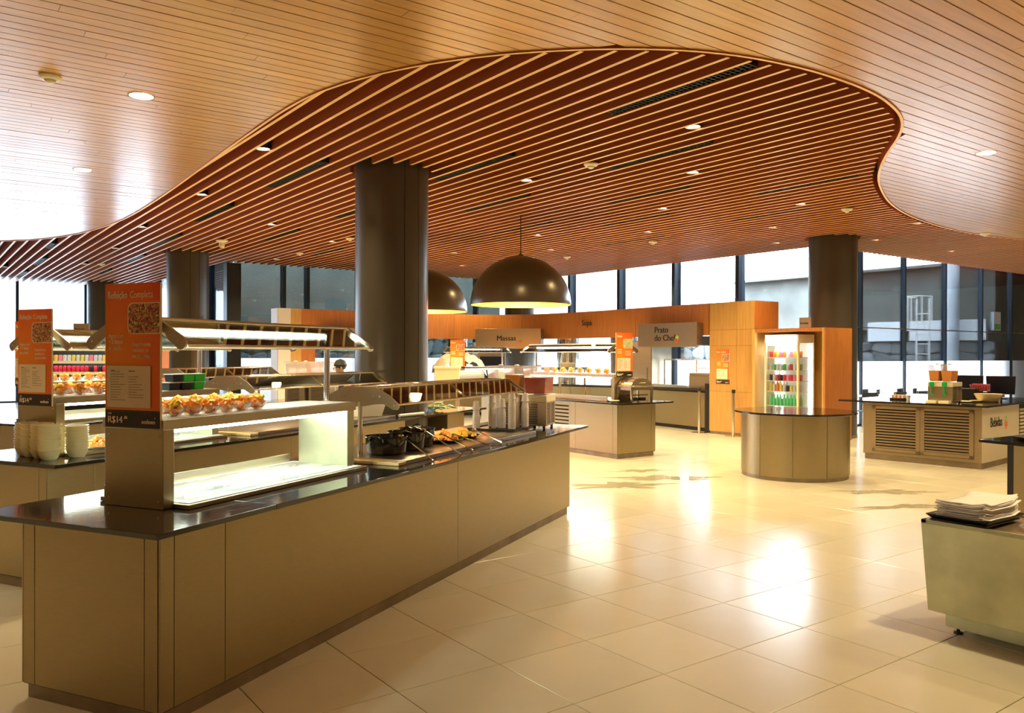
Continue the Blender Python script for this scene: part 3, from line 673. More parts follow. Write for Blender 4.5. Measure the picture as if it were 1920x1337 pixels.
fb = bowl_proto('fruit_bowl', 'x', 'bowl', 'glass bowls of papaya on the nearest shelf', 'fruit', 3)
first = True
def place_bowls(O, ang, us, v, z, where, grp, z0=0):
    global first
    for i, u in enumerate(us):
        p = frame_w(O, R(ang), u, v); lb = f'glass bowl of orange fruit, {ORD[i]} from the left, {where}'
        if first: fb.location = (*p, z); fb['label'] = lb; fb['group'] = grp; first = False
        else: dup(fb, (*p, z), random.uniform(0, 6), lb, grp)
place_bowls(A0, AA, [.545, .665, .785, .905, 1.025, 1.145], .475, 1.309, 'front row on the nearest shelf', 'fruit bowls on the nearest shelf')
place_bowls(A0, AA, [.60, .74, .86, 1.0, 1.12], .64, 1.309, 'back row on the nearest shelf', 'fruit bowls on the nearest shelf')
place_bowls(B0, BA, [.40, .56, .72, .88], .475, 1.309, 'front row on the second shelf', 'fruit bowls on the second shelf')
place_bowls(B0, BA, [.44, .60, .78, .94], .64, 1.309, 'back row on the second shelf', 'fruit bowls on the second shelf')
place_bowls(C0, CA, [.40, .55, .70, .86, 1.02], .475, 1.309, 'on the third shelf', 'fruit bowls on the third shelf')
for i, y in enumerate([.65, .86, 1.08, 1.3, 1.52, 1.74, 1.96, 2.18]):
    p = frame_w(D0, pi/2, y, .86); dup(fb, (*p, 1.309), i, f'small glass bowl of fruit, {ORD[i]} from the orange salad sign', 'fruit bowls on the middle distance shelf')
# heap of fried food on a plate at the second counter
def food_plate(O, ang, u, v, z, label, m='fried', r=.13, plate='white', h=.07, n=70, pr=None):
    random.seed(int(u*100)); t = empty('food_plate', (*frame_w(O, R(ang), u, v), z), 0, label, 'plate'); pr = pr or r
    MB().lathe([(pr*.6, 0), (pr*.7, .004), (pr, .022), (pr*1.02, .024), (pr*.96, .018), (pr*.6, .008), (.001, .008)], n=24).build('plate', plate, t)
    f = MB()
    for k in range(n):
        q = math.sqrt(random.random()); a = random.uniform(0, 6.28); f.chunk((q*r*.75*cos(a), q*r*.75*sin(a), .018+(1-q)*h*random.uniform(.6, 1)), .014)
    tag(f.build('food_pieces', m, t, smooth=False), kind='stuff'); return t
food_plate(B0, BA, .62, .36, .902, 'plate heaped with golden food beside the bowl stacks')
pl1 = food_plate(A0, AA, 3.42, .50, .90, 'black plate of mixed golden salad next to the third pot', 'fried', .15, 'pan', .09, 90, .17)
pl2 = food_plate(A0, AA, 3.78, .50, .90, 'black plate of yellow slices near the white cups', 'fruit_y', .14, 'pan', .06, 60, .16)
# pots with handles
def pot(u, v, label, r=.128, h=.115, rot=0):
    t = empty('cooking_pot', (*frame_w(A0, R(AA), u, v), .899), R(AA)+rot, label, 'pot', 'black pots of hot food')
    MB().lathe([(.01, 0), (r*.86, 0), (r*.94, .012), (r, h*.6), (r*1.01, h), (r*1.06, h+.004), (r*1.05, h+.010), (r*.98, h+.008), (r*.95, h*.6), (r*.85, .02)], n=32).build('pot_body', 'pan', t)
    MB().lathe([(.001, h*.83), (r*.94, h*.80)], n=20).build('stew', 'sauce', t)
    for s_ in (-1, 1):
        P = [(s_*r*.98, -.045, h-.012), (s_*(r+.022), -.036, h+.01), (s_*(r+.034), 0, h+.022), (s_*(r+.022), .036, h+.01), (s_*r*.98, .045, h-.012)]
        MB().tube(P, .010, 8).build('handle', 'pan', t)
    return t
pot(2.56, .50, 'black round pot closest to the wing shaped bracket', .150, .12, 0)
pot(2.84, .50, 'middle one of the three black pots, one handle raised', .14, .13, .5)
pot(3.10, .56, 'third black pot, next to the plate of golden salad', .14, .13, .5)
def ladle(u0, v0, z0, u1, v1, z1, label):
    p = frame_w(A0, R(AA), u0, v0); q = frame_w(A0, R(AA), u1, v1)
    t = empty('serving_spoon', (*p, z0), 0, label, 'spoon', 'steel serving spoons resting on the pots')
    d = (q[0]-p[0], q[1]-p[1], z1-z0); MB().cyl((0, 0, 0), d, .0055, 8).build('handle', 'chrome', t)
    MB().blob((0, 0, 0), .030, .022, .010, 10, 0, R(AA)).build('spoon_bowl', 'chrome', t)
    e = Vector(d).normalized()*.01; MB().tube([d, (d[0]+e.x, d[1]+e.y, d[2]-.008)], .007, 6).build('hook', 'chrome', t)
ladle(2.60, .40, 1.030, 2.50, .085, .885, 'serving spoon leaning from the pot nearest the bracket')
ladle(2.95, .42, 1.045, 2.90, .075, .885, 'serving spoon leaning from the middle black pot')
ladle(3.25, .42, .985, 3.15, .10, .885, 'serving spoon leaning beside the third black pot')
ladle(3.42, .40, .965, 3.48, .10, .885, 'serving spoon leaning from the golden salad plate')
ladle(3.80, .40, .975, 3.75, .13, .885, 'serving tongs leaning from the plate of yellow slices')
# stacks of white cups on a tray
tr = MB().box(4.42, .30, 0, 4.92, .78, .010).box(4.42, .30, .01, 4.435, .78, .022).box(4.905, .30, .01, 4.92, .78, .022).box(4.42, .30, .01, 4.92, .315, .022).box(4.42, .765, .01, 4.92, .78, .022).build('serving_tray', 'blackm', None, loc=(*A0, .899), rz=R(AA))
tag(tr, 'flat black tray under the stacks of white cups', 'tray')
cupm = MB().lathe([(.022, .0), (.0245, .0), (.036, .074), (.0385, .076), (.037, .079), (.035, .077), (.0225, .004)], n=14)
cupm.v = [(x, y, .079-z) for x, y, z in cupm.v]; cme = cupm.mesh('plastic_cup', 'cup')
cm2 = MB().lathe([(.0005, 0), (.024, 0)], n=14)
full = MB(); full.v = list(cupm.v); full.f = list(cupm.f); full.add([(.0225*cos(i*pi/7), .0225*sin(i*pi/7), .0785) for i in range(14)], [tuple(range(14))]); fme = full.mesh('plastic_cup', 'cup')
stacks = [(4.50, .72, 13, 'shortest cup stack, left of the post'), (4.60, .60, 19, 'first stack right of the post'), (4.66, .52, 15, 'short stack behind the post'), (4.74, .60, 20, 'stack left behind the tallest'), (4.62, .40, 23, 'tallest cup stack'), (4.76, .42, 16, 'stack right behind the tallest'), (4.80, .34, 20, 'rightmost cup stack')]
for u, v, n, lb in stacks:
    p = frame_w(A0, R(AA), u, v)
    for k in range(n):
        o = inst(fme, 'plastic_cup', (*p, .911+k*.0105+(.055 if k == n-1 else 0)), rz=k)
        tag(o, f'white plastic cup, {ORD[k]} from the bottom of the {lb}', 'cup', 'stacked white cups')
# juice dispensers
def dispenser(loc, rz, label, tanks, wdt=.36, dep=.40, hb=.335, taps=False, body='steel_h', cool='cream', grp='juice dispensers', th=.27):
    """front at -y; tanks: list of (x0, x1, colour, fill)"""
    t = empty('juice_dispenser', loc, rz, label, 'dispenser', grp)
    b = MB().box(0, 0, .025, wdt, dep, hb*.80).build('cooling_body', body, t, bevel=.004)
    MB().box(-.004, -.004, hb*.80, wdt+.004, dep+.004, hb).build('top_band', cool, t, bevel=.004)
    for x in (.03, wdt-.03):
        for y in (.03, dep-.03): MB().cyl((x, y, 0), (x, y, .03), .014, 8).build('foot', 'navy', t)
    if not taps:
        for k in range(12): MB().box(.05, -.003, .05+k*.0175, wdt-.09, .002, .058+k*.0175).build('vent_slot', 'seam', t)
    for k in range(14):
        for y0 in (.04, dep/2+.02): MB().box(wdt-.002, y0, .05+k*.015, wdt+.003, y0+dep/2-.06, .057+k*.015).build('vent_slot', 'seam', t)
    for (x0, x1, c, fill, y0, y1) in tanks:
        zb, zt = hb+.012, hb+.012+th; i = .022
        w_ = MB().hexa([(x0+i, y0+i, zb), (x1-i, y0+i, zb), (x1-i, y1-i, zb), (x0+i, y1-i, zb)], [(x0, y0, zt), (x1, y0, zt), (x1, y1, zt), (x0, y1, zt)]).build('tank', 'frost_clear', t, bevel=.012)
        q = fill; j = i*(1-q)
        MB().hexa([(x0+i+.004, y0+i+.004, zb+.004), (x1-i-.004, y0+i+.004, zb+.004), (x1-i-.004, y1-i-.004, zb+.004), (x0+i+.004, y1-i-.004, zb+.004)], [(x0+j+.003, y0+j+.003, zb+q*th), (x1-j-.003, y0+j+.003, zb+q*th), (x1-j-.003, y1-j-.003, zb+q*th), (x0+j+.003, y1-j-.003, zb+q*th)]).build('juice', c, w_)
        l = MB().box(x0-.006, y0-.006, zt, x1+.006, y1+.006, zt+.014).build('tank_lid', 'frost_clear', t, bevel=.004)
        MB().blob(((x0+x1)/2, (y0+y1)/2, zt+.018), .03, .03, .012, 8).build('lid_knob', 'white', l)
        if taps:
            xm = (x0+x1)/2-.02; tp = MB().box(xm-.03, -.05, hb-.06, xm+.03, .0, hb+.01).build('tap', 'green', t, bevel=.008)
            MB().cyl((xm, -.03, hb-.05), (xm, -.035, hb-.17), .008, 8).box(xm-.028, -.045, hb-.185, xm+.028, -.025, hb-.165).build('tap_lever', 'green', tp)
            MB().box(x0+.01, -.13, .0, x1-.01, -.005, .045).build('drip_tray', 'cream', t, bevel=.006)
    return t
pR = frame_w(A0, R(AA), 5.06, .25)
dispenser((*frame_w(A0, R(AA), 5.13, .50), .871), R(AA)-pi/2+R(6), 'juice dispenser with red juice tank at the far end of the nearest counter', [(.0, .245, 'red_j', .62, .0, .36)], wdt=.245, dep=.36)
dispenser((*frame_w(A0, R(AA), 5.10, .82), .871), R(AA)-pi/2+R(6), 'juice dispenser with orange juice tank, behind the white cups', [(.135, .30, 'orange_j', .72, -.06, .30), (-.07, .12, 'red_j', .45, .0, .36)], wdt=.285, dep=.36)
# bowl stacks on the second counter
bm_ = MB().lathe([(.030, 0), (.046, 0), (.056, .012), (.068, .040), (.075, .062), (.079, .064), (.079, .067), (.074, .067), (.065, .040), (.053, .016), (.03, .006)], n=20); bme = bm_.mesh('stacking_bowl', 'bowl')
bst = [(.26, .66, 12, 'leftmost stack'), (.235, .56, 12, 'second stack from the left'), (.225, .44, 12, 'third stack from the left'), (.19, .315, 12, 'tall middle stack in front'), (.36, .25, 11, 'rightmost stack')]
for u, v, n, lb in bst:
    p = frame_w(B0, R(BA), u-.0, v)
    for k in range(n):
        o = inst(bme, 'stacking_bowl', (*p, .871+k*.0165), rz=k); o.rotation_euler = (random.uniform(-.03, .03), random.uniform(-.03, .03), k)
        tag(o, f'cream plastic bowl, {ORD[k]} from the bottom of the {lb}', 'bowl', 'stacks of cream bowls')
# green and black containers on the second shelf
def tub(u, v, z, c, label):
    t = empty('food_container', (*frame_w(B0, R(BA), u, v), z), R(BA), label, 'container', 'stacked sauce containers')
    MB().hexa([(.006, .006, 0), (.116, .006, 0), (.116, .10, 0), (.006, .10, 0)], [(0, 0, .062), (.122, 0, .062), (.122, .106, .062), (0, .106, .062)]).build('container', c, t, bevel=.006)
    MB().box(-.004, -.004, .062, .126, .11, .068).build('lid', 'white', t, bevel=.002)
for i, (du, c) in enumerate(((1.36, 'navy'), (1.50, 'navy'), (1.64, 'greenc'))): tub(du, .42, 1.309, c, f'{"green" if c == "greenc" else "black"} food container, {ORD[i]} from the left in the lower row')
for i, (du, c) in enumerate(((1.40, 'navy'), (1.52, 'greenc'), (1.65, 'greenc'))): tub(du-.0, .42, 1.379, c, f'{"green" if c == "greenc" else "black"} food container, {ORD[i]} from the left in the upper row')
# white bucket tray, leaves and utensils on the second counter
def at2(px, py, z): return (*at(px, py, z), z)
bk = MB().hexa([(-.16, -.1, 0), (.13, -.1, 0), (.13, .12, 0), (-.16, .12, 0)], [(-.2, -.13, .2), (.19, -.13, .2), (.19, .15, .2), (-.2, .15, .2)]).build('plastic_tub', 'white', None, bevel=.01, loc=(*frame_w(B0, R(BA), 4.17, .34), .899), rz=R(BA)-R(20))
tag(bk, 'white plastic tub on the second counter behind the wing bracket', 'tub')
rl = MB().cyl((0, 0, .02), (.45, -.12, .02), .02, 12).build('rolling_stick', 'white', None, loc=(*frame_w(B0, R(BA), 4.50, .12), .872), rz=R(BA)+R(8)); tag(rl, 'pale plastic stick lying beside the white tub', 'utensil')
lf = MB(); random.seed(5)
for k in range(60):
    a = random.uniform(0, 6.28); r_ = random.uniform(0, .17); lf.blob((r_*cos(a)*1.25, r_*sin(a), .03+random.uniform(0, .11)*(1-r_/.2)), .045, .018, .010, 6, .4, random.uniform(0, 6))
tag(lf.build('leaf_pile', 'lettuce', None, loc=(*frame_w(B0, R(BA), 5.74, .26), .872)), 'loose pile of pale green leaves on the far end of the second counter', 'leaves', kind='stuff')
# containers and dispensers beyond the islands
dispenser((*frame_w(C0, R(CA), 4.1, .35), .871), R(CA)-pi/2, 'distant juice dispenser with orange and red tanks, left of the big column', [(.0, .17, 'white', .05, .0, .3), (.18, .36, 'orange_j', .42, .0, .3)], wdt=.36, dep=.34)
dispenser((*frame_w(C0, R(CA), 4.14, -.06), .871), R(CA)-pi/2, 'distant juice dispenser with red juice, beside the blurred person', [(.0, .17, 'red_j', .42, .0, .3), (.18, .36, 'red_j', .42, .0, .3)], wdt=.36, dep=.34)
cb = MB().hexa([(-.18, -.2, .0), (.18, -.2, .0), (.18, .2, .0), (-.18, .2, .0)], [(-.22, -.24, .5), (.22, -.24, .5), (.22, .24, .5), (-.22, .24, .5)]).box(-.235, -.255, .5, .235, .255, .53).build('storage_bin', 'cream', None, loc=(*at(829, 790, 0.0)[:2], .87), rz=-.6)
tag(cb, 'cream storage bin right of the big column', 'bin')
cb.location = (7.62, 12.3, .87)
cb.parent = None
# ------------------------------------------------------------------ chafing dish
ch = empty('chafing_dish', (*frame_w(D0, pi/2, .10, .62), .871), 0, 'roll top steel chafing dish on the corner of the middle counter', 'chafing dish')
cl, cw = .44, .30
for sx in (0, 1):
    for sy in (0, 1):
        x = -.22+sx*cl; y = -.0+sy*cw
        MB().hexa([(x-.012, y-.012, 0), (x+.012, y-.012, 0), (x+.012, y+.012, 0), (x-.012, y+.012, 0)], [(x-.028, y-.012, .25), (x+.028, y-.012, .25), (x+.028, y+.012, .25), (x-.028, y+.012, .25)]).build('leg', 'silverlid', ch, bevel=.002)
MB().box(-.22, -.0, .185, .22, cw, .245).build('water_pan', 'silverlid', ch, bevel=.006); MB().box(-.25, -.02, .245, .25, cw+.02, .262).build('rim', 'silverlid', ch, bevel=.004)
lid = MB(); P = [(-.225+0, .262)]+[(-.225*cos(R(k*15)), .262+.115*sin(R(k*15))) for k in range(1, 12)]+[(.225, .262)]
lid.ext(P, .0, cw, 'xz').build('roll_top_lid', 'silverlid', ch)
MB().tube([(-.06, -.005, .30), (-.05, -.03, .31), (.05, -.03, .31), (.06, -.005, .30)], .007, 8).build('lid_handle', 'chrome', ch)
MB().box(-.24, .1, .10, .24, .12, .115).box(-.13, .05, .02, -.03, .16, .07).box(.04, .05, .02, .14, .16, .07).build('burner_frame', 'blackm', ch)
sp = MB().lathe([(.001, 0), (.05, 0), (.085, .03), (.08, .032), (.045, .008)], n=16).build('small_dish', 'cream', None, loc=(*frame_w(D0, pi/2, .30, 1.02), .872)); tag(sp, 'small cream dish beside the chafing dish', 'dish')
for i, (u, v, z, r) in enumerate(((1.3, .75, 1.40, .2),)):
    b_ = MB().lathe([(.001, 0), (r*.8, 0), (r, .09), (r*1.02, .095), (r*.97, .09), (r*.78, .012)], n=24).build('serving_basin', 'cream', None, loc=(12.0, 14.2, 1.33)); tag(b_, 'wide tan basin standing behind the middle counter shelf', 'basin')
# rack carrying that basin (dark grill top on legs)
rk = empty('grill_stand', (12.0, 14.2, 0), .3, 'dark flat top stand carrying the tan basin', 'stand')
MB().box(-.7, -.25, 1.27, .5, .25, 1.325).build('flat_top', 'navy', rk)
for x in (-.62, .42):
    for y in (-.2, .2): MB().box(x-.02, y-.02, 0, x+.02, y+.02, 1.27).build('leg', 'steel', rk)
# ------------------------------------------------------------------ counter along the fascia
bar = empty('service_counter', (0, 0, 0), 0, 'long low steel service counter under the fascia, black end block', 'counter')
bp = [(13.42, 11.30), (13.62, 13.1), (13.62, 15.2), (13.2, 16.9), (12.2, 17.9), (10.5, 18.3), (7.8, 18.35)]
for i, (a, b) in enumerate(zip(bp, bp[1:])):
    d = Vector((b[0]-a[0], b[1]-a[1])).normalized(); n = Vector((d.y, -d.x))*.62
    MB().prism([a, b, (b[0]+n.x, b[1]+n.y), (a[0]+n.x, a[1]+n.y)], .08, .82).build('front_panel', 'steel', bar)
    o_ = -d*0; ov = Vector((d.y, -d.x))*-.10
    MB().prism([(a[0]+ov.x, a[1]+ov.y), (b[0]+ov.x, b[1]+ov.y), (b[0]+n.x, b[1]+n.y), (a[0]+n.x, a[1]+n.y)], .82, .86).build('counter_top', 'granite', bar)
    MB().prism([(a[0]+n.x*.05, a[1]+n.y*.05), (b[0]+n.x*.05, b[1]+n.y*.05), (b[0]+n.x, b[1]+n.y), (a[0]+n.x, a[1]+n.y)], 0, .08).build('plinth', 'seam', bar)
MB().box(13.30, 11.14, 0, 14.0, 11.32, 1.02).build('end_block', 'blackm', bar)
MB().prism([(13.80, 12.25), (13.95, 13.6), (14.15, 13.6), (14.0, 12.25)], .86, .93).build('raised_tray', 'steel_h', bar)
# machine at the end of the service counter
mc = empty('steel_warmer', (13.75, 11.55, .861), R(90), 'boxy steel warmer on the service counter beside the wood pier', 'appliance'); MB().box(0, -.35, 0, .6, .0, .30).build('body', 'steel_h', mc, bevel=.005); MB().box(.03, -.38, .30, .57, .02, .36).build('lid', 'steel_h', mc, bevel=.005); MB().cyl((.02, .03, .0), (.02, .03, .28), .01, 8).build('post', 'chrome', mc)
# stainless pantry columns and rail behind the counter
for x, y, lb in ((12.45, 19.6, 'polished steel clad duct behind the pasta hood'), (14.3, 16.9, 'polished steel clad duct behind the middle shelf'), (15.05, 15.6, 'dark duct behind the salad sign')):
    c_ = MB().lathe([(.30, 0), (.30, 2.6), (.001, 2.6)], n=18).build('duct_casing', 'chrome' if 'polished' in lb else 'steel_dark', None, loc=(x, y, 0)); tag(c_, lb, 'duct')
    tag(c_, None, None)
rail = empty('steel_rail', (14.75, 12.2, 0), 0, 'tubular steel rail rack between the service counter and the window', 'rail')
for yy in (0, .60, 1.6): MB().cyl((0, yy, 0), (0, yy, 1.5), .02, 8).build('upright', 'chrome', rail)
for z in (.35, .6, .85, 1.1, 1.3, 1.5): MB().cyl((0, .0, z), (0, .6 if z < 1.5 else 1.6, z), .014, 8).build('crossbar', 'chrome', rail)
sf = empty('steel_fridge', (14.4, 13.9, 0), 0, 'tall blue grey steel fridge behind the service counter', 'fridge')
MB().box(0, 0, 0, .7, .8, 1.95).build('body', 'steel_h', sf, bevel=.01); MB().box(-.02, .02, .10, 0, .78, 1.92).build('fridge_door', 'panel_pale', sf, bevel=.006); MB().cyl((-.05, .10, .8), (-.05, .10, 1.3), .012, 8).build('handle', 'chrome', sf)
ov_ = empty('oven', (12.6, 18.75, 0), R(-20), 'dark glass fronted oven with a red badge behind the pasta counter', 'oven')
MB().box(0, 0, 0, .8, .7, 1.95).build('oven_body', 'steel_h', ov_, bevel=.01); MB().box(.06, -.02, .5, .74, 0, 1.55).build('oven_door', 'navy', ov_, bevel=.006); MB().lathe([(0, 0), (.09, .0)], n=16).build('badge', 'brick', ov_).matrix_local = Matrix.Translation((.3, -.025, 1.75)) @ Matrix.Rotation(pi/2, 4, 'X')
# pasta station: guard, cloth and shelf
ps = display((10.6, 16.75), 0, 0, 'at the pasta station right of the big column', Lu=1.55, vc=.3)
pc = poster((10.05, 16.1, 1.24), -.45, .34, .70, 'narrow orange sign partly hidden, right of the big column', '', 'Massas', small=False); MB().box(.12, .0, -1.24, .22, .012, 0).build('stand_pole', 'steel_dark', pc)
cl_ = MB(); random.seed(9)
NX, NY = 14, 8; vs = []; fsx = []
for i in range(NX+1):
    for j in range(NY+1):
        x = -.65+1.3*i/NX; y = -.4+.8*j/NY; z = .34*(1-abs(2*i/NX-1)**3)+.05*random.uniform(-1, 1)-.22*(abs(2*j/NY-1)**4); vs.append((x, y, z))
for i in range(NX):
    for j in range(NY): a = i*(NY+1)+j; fsx.append((a, a+1, a+NY+2, a+NY+1))
cl_.add(vs, fsx); tag(cl_.build('dust_cover', 'cloth', None, loc=(11.5, 18.0, 1.30), rz=-.35), 'beige cloth cover draped over the pasta station machine', 'cloth')
mb_ = MB().box(-.6, -.35, .0, .6, .35, .42).build('covered_machine', 'steel_h', None, loc=(11.5, 18.0, .861), rz=-.35); tag(mb_, 'steel machine under the beige cloth at the pasta station', 'appliance')
# ------------------------------------------------------------------ queue posts
def stanchion(x, y, label):
    t = empty('queue_post', (x, y, 0), 0, label, 'queue post', 'steel queue posts')
    MB().lathe([(.001, .0), (.165, 0), (.165, .012), (.05, .03), (.034, .034)], n=24).build('base', 'chrome', t); MB().cyl((0, 0, .03), (0, 0, .86), .032, 16).build('post', 'chrome', t)
    MB().cyl((0, 0, .86), (0, 0, .93), .036, 16).build('belt_head', 'blackm', t)
sp_ = [(13.12, 11.31, 'queue post at the end of the service counter'), (13.07, 10.40, 'queue post against the wood clad pier'), (12.75, 13.2, 'queue post seen right behind the chafing dish'), (12.1, 14.6, 'queue post seen through the middle counter shelf, right one'), (11.7, 15.2, 'queue post seen through the middle counter shelf, left one')]
for q in sp_: stanchion(*q)
for a, b in ((0, 2), (2, 3), (3, 4)):
    p, q = sp_[a], sp_[b]; d = Vector((q[0]-p[0], q[1]-p[1], 0)); l = d.length; d.normalize(); m = MB()
    m.add([(p[0]+d.x*.036, p[1]+d.y*.036, .875), (q[0]-d.x*.036, q[1]-d.y*.036, .875), (q[0]-d.x*.036, q[1]-d.y*.036, .925), (p[0]+d.x*.036, p[1]+d.y*.036, .925)], [(0, 1, 2, 3)])
    b_ = m.build('queue_belt', 'blackm', smooth=False); so = b_.modifiers.new('thick', 'SOLIDIFY'); so.thickness = .003
    tag(b_, ('black queue belt running left from the wood clad pier', 'black queue belt behind the chafing dish', 'short black queue belt seen under the middle shelf')[a if a == 0 else a-1], 'belt')
# ------------------------------------------------------------------ drinks cooler in its wooden cabinet
cab = empty('cooler_cabinet', (13.05, 8.38, 0), 0, 'wooden cabinet surrounding the lit drinks cooler', 'cabinet')
MB().box(.0, 0, .06, .30, .035, 2.11).build('side_panel', 'wood', cab); MB().box(.303, 0, .06, .85, .035, 2.11).build('side_panel', 'wood', cab)
MB().box(0, .038, .06, .85, .06, 2.11).build('inner_lining', 'wood_pale', cab)
MB().box(0, 1.50, .06, .85, 1.56, 2.11).build('side_panel', 'wood_pale', cab); MB().box(.0, .06, 2.05, .85, 1.5, 2.11).build('top_panel', 'wood', cab); MB().box(.82, .06, .06, .85, 1.5, 2.05).build('back_panel', 'wood_pale', cab)
MB().box(.03, .02, 0, .83, 1.54, .06).build('plinth', 'steel_dark', cab)
coo = empty('drinks_cooler', (13.15, 8.99, .0), 0, 'white upright drinks cooler with glass front, shelves lit inside', 'cooler')
CW, CD, CH = .74, .50, 2.0
MB().box(0, 0, .0, CD, CW, .55).build('base_box', 'white', coo, bevel=.004); MB().box(0, 0, 1.84, CD, CW, CH).build('header_box', 'white', coo, bevel=.004)
MB().box(-.006, .05, 1.855, 0, CW-.03, 1.985).build('lit_header', 'tube', coo)
MB().box(CD-.03, 0, .55, CD, CW, 1.84).build('back_panel', 'white', coo)
for y in (0, CW-.035): MB().box(-.004, y, .55, .035, y+.035, 1.84).build('front_post', 'cream', coo)
MB().box(.04, CW-.012, .55, CD-.03, CW, 1.84).build('side_glass', 'clear', coo); MB().box(.04, .0, .55, CD-.03, .010, 1.84).build('side_glass', 'clear', coo); MB().box(.0, .036, .56, .01, CW-.036, 1.83).build('glass_door', 'clear', coo)
MB().box(CD-.045, .04, .6, CD-.031, .08, 1.8).box(CD-.045, CW-.08, .6, CD-.031, CW-.04, 1.8).box(.02, .05, 1.80, .10, CW-.05, 1.835).build('inner_light', 'tube_shelf', coo)
shz = [.66, .93, 1.13, 1.33, 1.57]
for z in shz: MB().box(.05, .02, z-.012, CD-.05, CW-.02, z).build('shelf', 'white', coo)
def can_mesh(c, r=.030, h=.115):
    return MB().lathe([(r*.8, 0), (r, .008), (r, h-.012), (r*.8, h), (.001, h-.003)], n=10).mesh('drink_can', c)
def bottle_mesh(c, r=.030, h=.21): return MB().lathe([(r*.9, 0), (r, .01), (r, h*.55), (r*.35, h*.82), (r*.35, h), (.001, h)], n=10).mesh('drink_bottle', c)
cans = {c: can_mesh(c) for c in ('can_red', 'can_black', 'can_yellow', 'can_green', 'can_silver', 'can_orange', 'can_pink')}
bots = {c: bottle_mesh(c) for c in ('bottle_green', 'can_orange', 'can_silver', 'can_yellow')}
cn = dict(can_red='red', can_black='black', can_yellow='yellow', can_green='green', can_silver='silver', can_orange='orange', can_pink='pink', bottle_green='green')
rows_ = [(shz[0], 'bottom', [('b', 'bottle_green')]*9), (shz[1], 'second lowest', [('b', 'can_yellow'), ('b', 'can_silver'), ('b', 'can_orange'), ('b', 'can_yellow'), ('b', 'can_silver'), ('c', 'can_black'), ('c', 'can_yellow'), ('c', 'can_silver'), ('c', 'can_silver')]),
         (shz[2], 'middle', [('c', x) for x in ('can_black', 'can_silver', 'can_red', 'can_black', 'can_red', 'can_pink', 'can_red', 'can_pink', 'can_red')]), (shz[3], 'second highest', [('c', x) for x in ('can_silver', 'can_green', 'can_silver', 'can_silver', 'can_green', 'can_silver', 'can_red', 'can_silver', 'can_green')]),
         (shz[4], 'top', [('c', x) for x in ('can_red', 'can_orange', 'can_yellow', 'can_pink', 'can_orange', 'can_silver', 'can_pink', 'can_yellow', 'can_orange')])]
for z, nm, items in rows_:
    for lay in (0, 1):
        for i, (k, c) in enumerate(items):
            me = (bots if k == 'b' else cans)[c]; y = 8.99+CW-.075-i*.074
            o = inst(me, 'drink_bottle' if k == 'b' else 'drink_can', (13.15+.10+lay*.09, y, z+.0005))
            tag(o, f'{cn[c]} {"bottle" if k == "b" else "can"}, {ORD[i]} from the left, {("front", "second")[lay]} row on the {nm} cooler shelf', 'bottle' if k == 'b' else 'can', 'drinks in the tall cooler')
sgn = empty('small_sign', (13.1, 8.82, 2.111), -pi/2, 'little grey sign lettered Bebidas on top of the cooler cabinet', 'sign'); MB().box(-.12, 0, 0, .12, .01, .19).build('plate', 'steel_h', sgn); text('Bebidas', 'lettering', .055, 'ink', sgn, (-.10, -.002, .07), bold=.002)
MB().box(.075, -.003, .06, .10, -.001, .12).build('emblem', 'brick', sgn)
# ------------------------------------------------------------------ round counter
rc = empty('round_counter', (9.60, 6.62, 0), 0, 'round steel clad counter standing alone on the tiles', 'counter')
rr_ = .695
fa = math.atan2(-6.62, -9.60)
for k in range(10):
    a0_ = fa+R(0.3-36*5)+R(36)*k+R(-2); MB().lathe([(rr_, .05), (rr_, .845)], n=8, a0=a0_+R(.25), a1=a0_+R(35.75)).build('curved_panel', 'steel', rc)
MB().lathe([(rr_-.012, .0), (rr_-.012, .85)], n=64).build('core', 'steel_dark', rc)
MB().lathe([(.001, .845), (.785, .845), (.79, .85), (.79, .865), (.785, .87), (.001, .87)], n=72).build('round_top', 'granite', rc)
# ------------------------------------------------------------------ beverage counter on the right
G0 = (12.035, 7.06); GA = R(-84.6)
def gw(u, v): return frame_w(G0, GA, u, v)
bc = empty('beverage_counter', (*G0, 0), GA, 'drinks counter with louvred doors and the word Bebidas', 'counter')
MB().box(.02, .02, 0, 1.69, 2.9, .09).build('plinth', 'steel_dark', bc); MB().box(.008, .02, .09, 1.70, 2.9, .88).build('carcass', 'seam', bc)
for x0, x1 in ((0, .14), (1.60, 1.71)): MB().box(x0, 0, .09, x1, .02, .885).build('front_stile', 'louvre', bc, bevel=.001)
MB().box(.14, 0, .84, 1.60, .02, .885).build('front_rail', 'louvre', bc); MB().box(.14, 0, .09, 1.60, .02, .135).build('front_rail', 'louvre', bc)
for x0, x1 in ((.142, .86), (.864, 1.598)):
    d = MB().box(x0, -.012, .14, x0+.06, .01, .835).box(x1-.06, -.012, .14, x1, .01, .835).box(x0, -.012, .79, x1, .01, .835).box(x0, -.012, .14, x1, .01, .185).build('louvre_door', 'louvre', bc, bevel=.001)
    n = 14
    for k in range(n):
        z = .190+k*(.60/n); MB().hexa([(x0+.06, -.010, z), (x1-.06, -.010, z), (x1-.06, -.002, z+.004), (x0+.06, -.002, z+.004)], [(x0+.06, -.008, z+.025), (x1-.06, -.008, z+.025), (x1-.06, -.001, z+.027), (x0+.06, -.001, z+.027)]).build('louvre_slat', 'louvre', d, smooth=False)
MB().box(1.70, .0, .09, 1.712, 1.45, .885).build('side_panel', 'panel_pale', bc, bevel=.001); MB().box(1.70, 1.455, .09, 1.712, 1.54, .885).build('side_stile', 'panel_pale', bc, bevel=.001)
